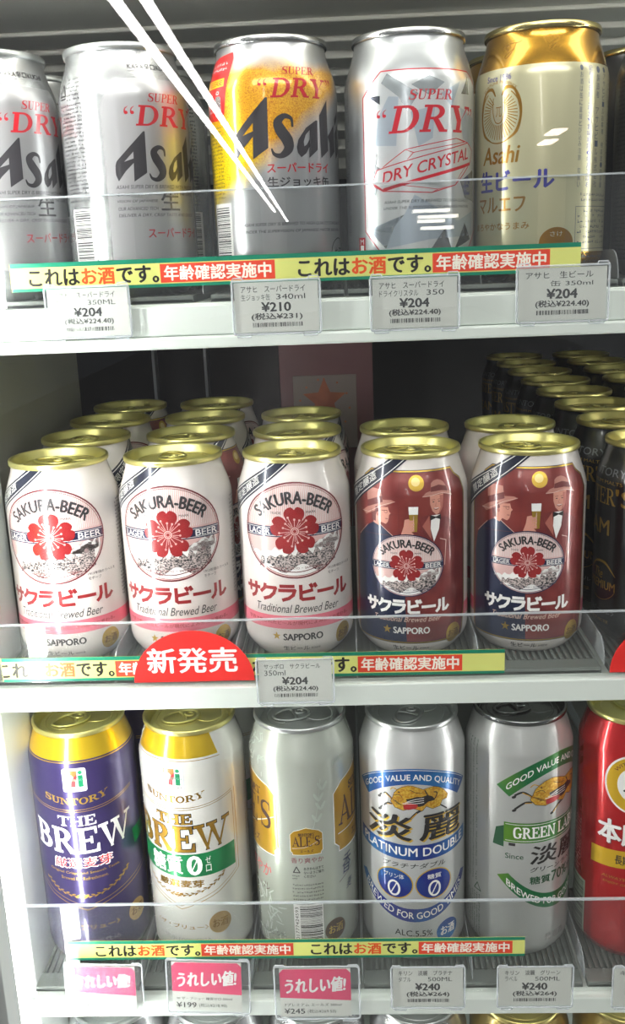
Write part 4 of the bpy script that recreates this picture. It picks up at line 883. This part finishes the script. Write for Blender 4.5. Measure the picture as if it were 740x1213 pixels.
shelf(-436, 'B', 11, [-175.7, -105.5, -36.2, 33.4, 100, 171, 241], 62, 'lower white shelf carrying the tall cans', 'clear front guard of the lower shelf')
# fourth shelf below, and the shelf above the top row
o = empty('shelf', (0, 0, CZ)); tag(o, 'lowest shelf, under the cans at the bottom edge of the photo', 'shelf')
bm = bmesh.new(); bx(bm, -206, 560, 491, 1060, -661, -647.2); bm_obj('shelf_deck', bm, SHELFW, o)
o = empty('shelf', (0, 0, CZ)); tag(o, 'grey underside of the uppermost shelf, above the top row of cans', 'shelf')
und = mat('shelf_underside', (226, 226, 220), .0, .5)
bm = bmesh.new(); bx(bm, -690, 560, 470, 1370, 150, 160); bm_obj('shelf_deck', bm, und, o)
for y, d, w in ((672, 3, 40), (716, 6, 30), (752, 10, 36), (796, 14, 40), (845, 19, 50), (905, 25, 56), (975, 32, 70), (1060, 40, 90), (1170, 50, 150)):
    bm = bmesh.new(); bx(bm, -690, 560, y, y + w, 150 - d, 149.9, bev=1.2); bm_obj('cross_rib', bm, und, o)
# wire hook at the left end of the top shelf
bm = bmesh.new(); P = []
for i in range(24):
    a = 2 * math.pi * i / 24; P.append((-.196 + .011 * (1 if math.cos(a) > 0 else -1) + .003 * math.cos(a), .478, .003 * math.sin(a) - .0435))
tube(bm, P, .0008, 6, True); o = bm_obj('wire_clip', bm, mat('clip_white', (235, 235, 235), 0, .3)); o.location = (0, 0, CZ); tag(o, 'small white oval wire clip under the left end of the top shelf', 'clip')
# yellow bumper at the left edge
bm = bmesh.new(); bx(bm, -7, 7, -6, 6, -22, 22, bev=4.5); o = bm_obj('bumper', bm, mat('yellow_plastic', (232, 196, 20), 0, .3)); o.location = W(-203.2, 490, -163); tag(o, 'rounded yellow plastic bumper at the left edge beside the white can', 'bumper')

# added solid board standing in for the pink star image behind the middle row
o = empty('star_standin', W(-18, 800, -226)); tag(o, 'added pink board standing in for an orange star image, behind the middle row', 'card')
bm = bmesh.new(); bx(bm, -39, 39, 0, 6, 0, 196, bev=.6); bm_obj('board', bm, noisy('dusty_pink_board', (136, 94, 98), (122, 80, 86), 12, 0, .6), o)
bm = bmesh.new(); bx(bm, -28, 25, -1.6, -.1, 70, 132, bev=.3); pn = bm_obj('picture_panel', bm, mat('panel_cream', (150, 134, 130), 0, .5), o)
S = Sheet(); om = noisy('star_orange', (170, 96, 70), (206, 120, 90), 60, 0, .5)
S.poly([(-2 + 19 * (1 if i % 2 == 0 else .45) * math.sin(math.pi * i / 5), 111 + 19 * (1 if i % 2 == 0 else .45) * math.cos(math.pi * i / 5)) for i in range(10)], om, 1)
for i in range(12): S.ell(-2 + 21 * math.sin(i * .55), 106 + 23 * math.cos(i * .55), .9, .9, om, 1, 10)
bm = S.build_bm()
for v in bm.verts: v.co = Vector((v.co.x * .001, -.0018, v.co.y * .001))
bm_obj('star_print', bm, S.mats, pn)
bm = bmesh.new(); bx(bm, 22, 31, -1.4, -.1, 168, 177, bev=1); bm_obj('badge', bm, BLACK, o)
# narrow transparent uprights against the liner
for x, y, l in ((-203, 1000, 'left thin clear upright behind the middle row, beside the grey liner'), (-150, 1010, 'right thin clear upright behind the middle row')):
    bm = bmesh.new(); bx(bm, -1.5, 1.5, 0, 16, 0, 190); o = bm_obj('upright', bm, mat('upright_grey', (150, 154, 160), .2, .3)); o.location = W(x, y, -226); tag(o, l, 'upright')

# ------------------------------------------------------------------ cans on the shelves
H1, H2 = 120.5, 166.
rad = lambda u: u / RB
superdry = make_body(H1, SILVER, sheet_superdry())
c1 = can(superdry, H1, LIDSILVER, -111.4, 527.2, -15, rad(22), 1.2, 'silver can with red DRY and black lettering, second from left on the top shelf', 'front cans of the top shelf')
place(c1, -180.3, 527.2, -15, rad(28.4), 'silver can cut off by the left edge on the top shelf', 'front cans of the top shelf')
for x, l in ((-180.3, 'silver can behind the leftmost can of the top shelf'), (-111.4, 'silver can behind the second can of the top shelf')): place(c1, x, 594.5, -15, 2.2, l, 'rear cans of the top shelf')
draft = make_body(H1, beer_material(), sheet_draft())
c2 = can(draft, H1, mat('rim_bright', (196, 198, 198), 1, .25), -34.5, 527.2, -15, 0, .4, 'can printed like yellow foaming beer on the top shelf', 'front cans of the top shelf')
crystal = make_body(H1, mat('crystal_silver', (186, 190, 192), .7, .28), sheet_crystal())
c3 = can(crystal, H1, mat('rim_bright'), 35.3, 527.2, -15, 0, .4, 'pale silver can with red crystal outline on the top shelf', 'front cans of the top shelf')
gold_can = make_body(H1, mat('amber_gold_coat', (186, 140, 44), .9, .22), sheet_gold())
c4 = can(gold_can, H1, mat('rim_champagne', (205, 190, 130), 1, .22), 102.5, 527.2, -15, 0, .4, 'gold and cream can with a phoenix emblem on the top shelf', 'front cans of the top shelf')
place(c4, 102.5, 594.5, -15, 2.5, 'gold and cream can behind the front gold can', 'rear cans of the top shelf')
dsil = make_body(H1, mat('gunmetal_coat', (92, 92, 94), .8, .3), sheet_darksilver())
c5 = can(dsil, H1, mat('rim_champagne'), 174, 527.2, -15, 0, .4, 'dark grey can cut off by the right edge on the top shelf', 'front cans of the top shelf')
place(c5, 174, 594.5, -15, 1.4, 'rear dark grey can with pale gold rim, right edge of the top shelf', 'rear cans of the top shelf')

ZM = -226
sakura = make_body(H1, WHITECAN, sheet_sakura()); gents = make_body(H1, WHITECAN, sheet_gentlemen())
YM = [544.9, 611.9, 679, 746.2]
s1 = can(sakura, H1, LIDGOLD, -171.2, 544.9, ZM, rad(.5), 1.1, 'leftmost white cherry blossom can, front of the middle shelf', 'white cherry blossom cans')
place(s1, -103.5, 544.9, ZM, rad(0), 'second white cherry blossom can from the left, front of the middle shelf', 'white cherry blossom cans', .25)
place(s1, -33.8, 544.9, ZM, rad(1.7), 'white cherry blossom can standing right beside the red picture cans, front of the middle shelf', 'white cherry blossom cans', 2.9)
g1 = can(gents, H1, LIDGOLD, 35, 544.9, ZM, rad(-5), .9, 'left one of two red cans picturing two men in hats', 'red picture cans')
place(g1, 103.1, 544.9, ZM, rad(-5.5), 'right one of two red cans picturing two men in hats, beside the black cans', 'red picture cans', .8)
nth = ('second', 'third', 'fourth'); cn = ('leftmost', 'second', 'third', 'fourth', 'fifth')
for ci, x, n in ((0, -172.5, 3), (1, -103.5, 3), (2, -34, 2), (3, 35.5, 1), (4, 103.2, 1)):
    for k in range(n):
        src = g1 if (ci, k) in ((1, 0), (3, 0), (0, 2)) else s1
        rot = {(1, 0): 1.1, (3, 0): .35, (0, 0): 2.0, (0, 1): .6, (1, 1): 2.4, (2, 0): 1.2, (2, 1): 1.8, (4, 0): 2.0}.get((ci, k), .9)
        place(src, x + random.uniform(-.2, .2), YM[k + 1], ZM, rot, '%s can back in the %s column of the middle shelf' % (nth[k], cn[ci]), 'rear cans of the middle shelf', .4 + k + ci)
masters = make_body(H1, mat('black_can_coat', (20, 22, 26), .35, .28), sheet_masters())
lidg2 = mat('lid_gold_dim', (214, 200, 126), .9, .32)
S = Sheet()
b1 = can(masters, H1, lidg2, 176.5, 546, ZM, 0, .2, 'black can with gold lettering at the right edge, front of the middle shelf', 'black cans')
ord_ = ('second', 'third', 'fourth', 'fifth', 'sixth', 'seventh', 'eighth')
for k in range(7):
    place(b1, 175.5, 546 + 67.2 * (k + 1), ZM, (.25, .5, .2, .35, .5, .1, .3)[k], 'black can, %s from the front in the left black column' % ord_[k], 'black cans', .3 + k)
for k in range(3, 8):
    place(b1, 244.5, 546 + 67.2 * (k), ZM, .4 * k, 'black can, %s from the front in the right black column' % ord_[k - 1], 'black cans', .3 + k)

ZB = -436
sh, base = sheet_brew(True); purple = make_body(H2, base, sh)
p1 = can(purple, H2, LIDGOLD, -175.7, 542.7, ZB, rad(3), 2.2, 'tall purple can with gold shoulder, leftmost on the lower shelf', 'tall cans of the lower shelf')
place(p1, -175.7, 609.5, ZB, 2.2, 'tall purple can behind the leftmost purple can', 'rear tall cans')
sh, base = sheet_brew(False); white = make_body(H2, base, sh)
p2 = can(white, H2, LIDGOLD, -105.5, 542.7, ZB, rad(-8), 2.0, 'tall white and gold can with a green band on the lower shelf', 'tall cans of the lower shelf')
place(p2, -105.5, 609.5, ZB, 2.2, 'tall white can behind the white can with the green band', 'rear tall cans')
ales = make_body(H2, mat('pale_green_white', (196, 202, 192), .45, .27), sheet_ales())
p3 = can(ales, H2, LIDSILVER, -36.2, 542.7, ZB, 0, 1.9, 'tall pale can with yellow badges and a barcode on the lower shelf', 'tall cans of the lower shelf')
plat = make_body(H2, mat('platinum_coat', (206, 208, 208), .45, .32), sheet_platinum())
p4 = can(plat, H2, LIDSILVER, 33.4, 542.7, ZB, rad(-1.4), 2.7, 'tall silver can with blue bands and two blue discs on the lower shelf', 'tall cans of the lower shelf')
green = make_body(H2, mat('grey_silver_coat', (188, 190, 188), .4, .34), sheet_greenlabel())
p5 = can(green, H2, mat('lid_grey', (140, 144, 144), 1, .25), 101.0, 546.5, ZB, rad(22), 1.9, 'tall silver can with green bands turned to the right', 'tall cans of the lower shelf')
redc = make_body(H2, mat('red_coat', (196, 24, 30), .45, .27), sheet_red())
p6 = can(redc, H2, LIDGOLD, 171, 542.7, ZB, 0, .5, 'tall red can at the right edge of the lower shelf', 'tall cans of the lower shelf')

ZL = -647
plain_s = make_body(H2, SILVER, None); plain_g = make_body(H2, mat('olive_gold_coat', (176, 156, 92), .8, .35), None)
q1 = can(plain_s, H2, LIDSILVER, -172, 541, ZL, 0, .4, 'silver can lid at the bottom edge, leftmost of the lowest shelf', 'cans of the lowest shelf')
place(q1, -103.5, 541, ZL, 0, 'silver can lid at the bottom edge under the middle pink price card', 'cans of the lowest shelf', .9)
place(q1, -34, 541, ZL, 0, 'silver can lid at the bottom edge under the right pink price card', 'cans of the lowest shelf', 2.6)
can(plain_s, H2, LIDSILVER, 35, 541, ZL, 0, 1.5, 'silver can lid with a red pull tab at the bottom edge', 'cans of the lowest shelf', mat('red_tab', (214, 40, 46), .5, .25))
q5 = can(plain_g, H2, lidg2, 103.5, 541, ZL, 0, .2, 'gold can lid at the bottom edge, left one of two gold lids', 'cans of the lowest shelf')
place(q5, 173.5, 541, ZL, 0, 'gold can lid at the bottom right corner', 'cans of the lowest shelf', .5)

# ------------------------------------------------------------------ age-check strips, round signs, price tags
def lay(S, name, parent, off=.12, origin=(0, 0)):
    bm = S.build_bm()
    for v in bm.verts: v.co = Vector(((v.co.x + origin[0]) * .001, -(off + .03 * v.co.z) * .001, (v.co.y + origin[1]) * .001))
    bm.normal_update()
    return bm_obj(name, bm, S.mats, parent)
yg = mat('strip_yellow_green', (216, 220, 124), 0, .35); sgreen = mat('strip_green', (0, 122, 94), 0, .35); orange = mat('strip_orange', (226, 84, 24), 0, .35); boxred = mat('strip_red', (222, 66, 40), 0, .35); w2 = mat('strip_white', (246, 240, 226), 0, .35)
def strip(x0, x1, z0, z1, slope, ticksx, label, period=1.):
    o = empty('notice_strip', W(x0, 492.9, z0)); tag(o, label, 'notice', 'age check strips'); o.rotation_euler = (0, -math.atan(slope), 0)
    w, h = x1 - x0, z1 - z0; bm = bmesh.new(); bx(bm, 0, w, -.12, .12, 0, h); bm_obj('strip_base', bm, yg, o)
    S = Sheet(); S.rect(0, h - 2.2, w, h, sgreen, 1); S.rect(0, 0, w, 1.6, sgreen, 1)
    for t0 in ticksx:
        def a(v): return t0 + v * period
        y0, y1 = 2.6, h - 3.2
        S.text('これは', a(0), y0, a(25.6), y1, BLACK, 2, .045); S.text('お酒', a(27), y0, a(43.6), y1, orange, 2, .045); S.text('です。', a(45), y0, a(66), y1, BLACK, 2, .045)
        S.rect(a(67), y0 - .5, a(125), y1 + .5, boxred, 2); S.text('年齢確認実施中', a(69), y0 + .5, a(123), y1 - .5, w2, 3, .035)
    # keep the print within the strip
    bm = S.build_bm()
    for co, no in (((.3, 0, 0), (-1, 0, 0)), ((w, 0, 0), (1, 0, 0))):
        bmesh.ops.bisect_plane(bm, geom=bm.verts[:] + bm.edges[:] + bm.faces[:], plane_co=co, plane_no=no, clear_outer=True)
    for v in bm.verts: v.co = Vector((v.co.x * .001, -(.16 + .03 * v.co.z) * .001, v.co.y * .001))
    bm_obj('strip_print', bm, S.mats, o)
strip(-169.5, 117, -10.6, 3.4, -.001, (9.6, 146.4), 'yellow and green notice strip on the front of the top shelf')
strip(-200.5, 82.4, -225.6, -211.2, -.004, (-2, 134.5), 'yellow and green notice strip on the middle shelf, partly behind the red half circle')
strip(-182.5, 97, -412.9, -399.4, 0., (17.5, 150.2), 'yellow and green notice strip on the front of the lower shelf', .975)

def half(x, z, label):
    o = empty('round_sign', W(x, 491.6, z)); tag(o, label, 'sign', 'red half circle signs')
    bm = bmesh.new(); A = []; n = 40
    pts = [(34 * math.cos(math.pi * i / n), 30.4 * math.sin(math.pi * i / n)) for i in range(n + 1)]
    f = [bm.verts.new((a * .001, -.0003, b * .001)) for a, b in pts]; g = [bm.verts.new((a * .001, .0003, b * .001)) for a, b in pts]
    bm.faces.new(f); bm.faces.new(g[::-1])
    for i in range(n + 1): j = (i + 1) % (n + 1); bm.faces.new((f[i], g[i], g[j], f[j]))
    bm_obj('sign_board', bm, mat('sign_red', (224, 38, 34), 0, .4), o)
    S = Sheet(); S.text('新発売', -25.6, 5.4, 24.6, 20.2, white_ink, 1, .03); lay(S, 'sign_lettering', o, .34)
half(-91, -227, 'red half circle sign in front of the second white cherry blossom can')
half(174, -227, 'red half circle sign cut off by the right edge of the photo')

cardm = mat('card_white', (214, 216, 208), 0, .5); rimm = clear('holder_rim', .08, (.95, .97, .97), .4)
def holder(o, w, h, r=1.2):
    bm = bmesh.new(); bx(bm, -w / 2, w / 2, -1.2, -.6, 0, h); bm_obj('holder_window', bm, HOLDER, o)
    bm = bmesh.new(); n = 6; P = []
    for cx, cz, a0 in ((w / 2 - r, h - r, 0), (-w / 2 + r, h - r, 90), (-w / 2 + r, r, 180), (w / 2 - r, r, 270)):
        for i in range(n): a = math.radians(a0 + 90 * i / (n - 1)); P.append(((cx + r * math.cos(a)) * .001, -.0009, (cz + r * math.sin(a)) * .001))
    tube(bm, P, .00055, 8, True)
    for sx in (-1, 1):
        tube(bm, [(sx * w * .30 * .001, -.0012, .0004), (sx * w * .30 * .001, -.0012, -.0012), (sx * w * .46 * .001, -.0012, -.0012), (sx * w * .46 * .001, -.0012, .0004)], .0004, 6)
        tube(bm, [(sx * w * .36 * .001, -.0012, (h - .2) * .001), (sx * w * .38 * .001, -.0012, (h + 1.4) * .001), (sx * w * .48 * .001, -.0012, (h + 1.4) * .001), (sx * w * .5 * .001, -.0012, (h - .2) * .001)], .0004, 6)
    bm_obj('holder_rim', bm, rimm, o)
def price_tag(x0, x1, z0, z1, l1, l2a, l2b, price, tax, label, rot=0.):
    w, h = x1 - x0, z1 - z0; o = empty('price_tag', W((x0 + x1) / 2, 485.2, z0)); o.rotation_euler = (0, rot, 0); tag(o, label, 'price tag', 'plain price tags')
    holder(o, w, h); bm = bmesh.new(); bx(bm, -w / 2 + 1, w / 2 - 1, -.3, .1, .8, h - .8); bm_obj('card', bm, cardm, o)
    S = Sheet()
    def B(a, b, c, d): return (-w / 2 + a * w, h * (1 - d), -w / 2 + c * w, h * (1 - b))     # left, top, right, bottom as fractions
    S.text(l1, *B(.10, .10, .83, .22), BLACK, 1, .008)
    if l2a: S.text(l2a, *B(.10, .25, .10 + .055 * max(1.5, len(l2a)), .37), BLACK, 1, .0)
    if l2b: S.text(l2b, *B(.83 - .066 * len(l2b), .26, .83, .36), BLACK, 1, .0)
    S.text('¥' + price, *B(.33, .41, .66, .58), BLACK, 1, .06); S.text('(税込¥' + tax + ')', *B(.21, .61, .79, .75), BLACK, 1, .035)
    S.barcode(*B(.22, .79, .79, .87), BLACK, False, 1, .9)
    lay(S, 'card_print', o, .34)
price_tag(-150.5, -107.9, -34, -8.8, 'アサヒ　スーパードライ', '缶', '350ML', '204', '224.40', 'price tag on the top shelf under the silver can with red DRY, leftmost', 0)
price_tag(-56.3, -12.5, -35.3, -9.2, 'アサヒ　スーパードライ', '生ジョッキ缶', '340ml', '210', '231', 'price tag under the yellow foaming beer can on the top shelf')
price_tag(12.4, 56.2, -35.7, -9.9, 'アサヒ　スーパードライ', 'ドライクリスタル', '350', '204', '224.40', 'price tag under the pale silver crystal can on the top shelf')
price_tag(84.3, 129.2, -34.6, -7.6, 'アサヒ　生ビール', '', '缶 350ml', '204', '224.40', 'price tag under the gold and cream can on the top shelf')
price_tag(-55, -12.5, -238, -212, 'サッポロ　サクラビール', '350ml', '', '204', '224.40', 'price tag on the middle shelf beside the red half circle')
price_tag(15.8, 59.9, -442.6, -413.2, 'キリン　淡麗　プラチナ', 'ダブル', '500ML', '240', '264', 'price tag under the tall silver can with blue bands')
price_tag(79.5, 124.5, -442.6, -413.6, 'キリン　淡麗　グリーン', 'ラベル', '500ML', '240', '264', 'price tag under the tall silver can with green bands')
price_tag(148, 192, -443.4, -414.6, 'キリン　本麒麟', '', '500ML', '217', '238.70', 'price tag cut off by the right edge, under the tall red can')
pk = mat('magenta_card', (218, 44, 100), 0, .4)
def pink_tag(x0, x1, z0, z1, name, price, tax, label, rot=0.):
    w, h = x1 - x0, z1 - z0; o = empty('price_tag', W((x0 + x1) / 2, 484.6, z0)); o.rotation_euler = (0, rot, 0); tag(o, label, 'price tag', 'pink price tags')
    holder(o, w, h, 2); cw = w * .84; x = -w / 2 + w * .06
    bm = bmesh.new(); bx(bm, x, x + cw, -.3, .1, 1.4, h - 2); bm_obj('card', bm, cardm, o)
    S = Sheet(); P = [(x, h * .40), (x + cw, h * .34), (x + cw, h - 5), (x + cw - 2.4, h - 2.2), (x + 2.4, h - 2.2), (x, h - 5)]
    S.poly(P, pk, 1); S.text('うれしい値!', x + 3.4, h * .50, x + cw - 3.2, h * .78, white_ink, 2, .04, .1, lambda a, b: (a, b + a * .05))
    S.text(name, x + 2.4, h * .235, x + cw * .86, h * .29, BLACK, 2, .01); S.text('¥' + price, x + 2.2, h * .09, x + cw * .34, h * .19, BLACK, 2, .02); S.text('(税込¥' + tax + ')', x + cw * .38, h * .09, x + cw * .78, h * .17, BLACK, 2)
    lay(S, 'card_print', o, .34)
pink_tag(-183.7, -136, -443.6, -408.6, '7P ザ・ブリュー 500ml', '199', '218.90', 'pink and white price tag washed out by the light, under the tall purple can', .03)
pink_tag(-121.3, -70.8, -444.6, -406.4, '7P ザ・ブリュー 糖質ゼロ 500ml', '199', '218.90', 'pink and white price tag under the tall white can with the green band', .035)
pink_tag(-55, -3.6, -449.4, -411.6, '7プレミアム エールズ 500ml', '245', '269.50', 'pink and white price tag under the tall pale can with the barcode', .0)

# ------------------------------------------------------------------ shop lighting behind the viewer, seen as reflections in the door glass
def mir(x, y, z): return Vector((x, .76 - y, z + CZ))
tm = mat('tube_light', (255, 250, 250), 0, .5, 0, TUBE)
o = empty('ceiling_light', mir(-1.03, 4.4, 1.2)); tag(o, 'long tube ceiling light over the aisle with an added second tube, reflected as slanting streaks in the glass', 'light')
for a, b in (((-1.015, 4.4), (-1.71, 24.9)), ((-.875, 4.4), (-1.78, 31.6))):  # both tubes are one lamp; the second is added for its doubled reflection
    bm = bmesh.new(); p = [mir(a[0] + (b[0] - a[0]) * t, a[1] + (b[1] - a[1]) * t, 1.2) - o.location for t in (0, 1)]
    tube(bm, p, .027, 10); bm_obj('light_tube', bm, tm, o)
for x, y, l in ((2.25, 10.75, 'upper'), (2.36, 11.7, 'lower')):
    bm = bmesh.new(); bx(bm, -75, 75, -230, 230, -20, 0, bev=4); o = bm_obj('ceiling_light', bm, mat('panel_light', (255, 240, 235), 0, .5, 0, 12)); o.location = mir(x, y, 1.2); tag(o, l + ' small ceiling light reflected on the cream can', 'light')
for i, (px, pz, w) in enumerate(((1.06, .51, .44), (1.14, .44, .48), (1.06, .39, .33), (1.13, .31, .39))):
    bm = bmesh.new(); bx(bm, -w * 500, w * 500, -12, 12, -18, 18, bev=2); o = bm_obj('shelf_light', bm, mat('far_shelf_light', (255, 246, 232), 0, .5, 0, 9)); o.location = mir(px, 12, pz)
    tag(o, ('top', 'second', 'third', 'lowest')[i] + ' light bar across the aisle, reflected low on the crystal can', 'light', 'light bars across the aisle')
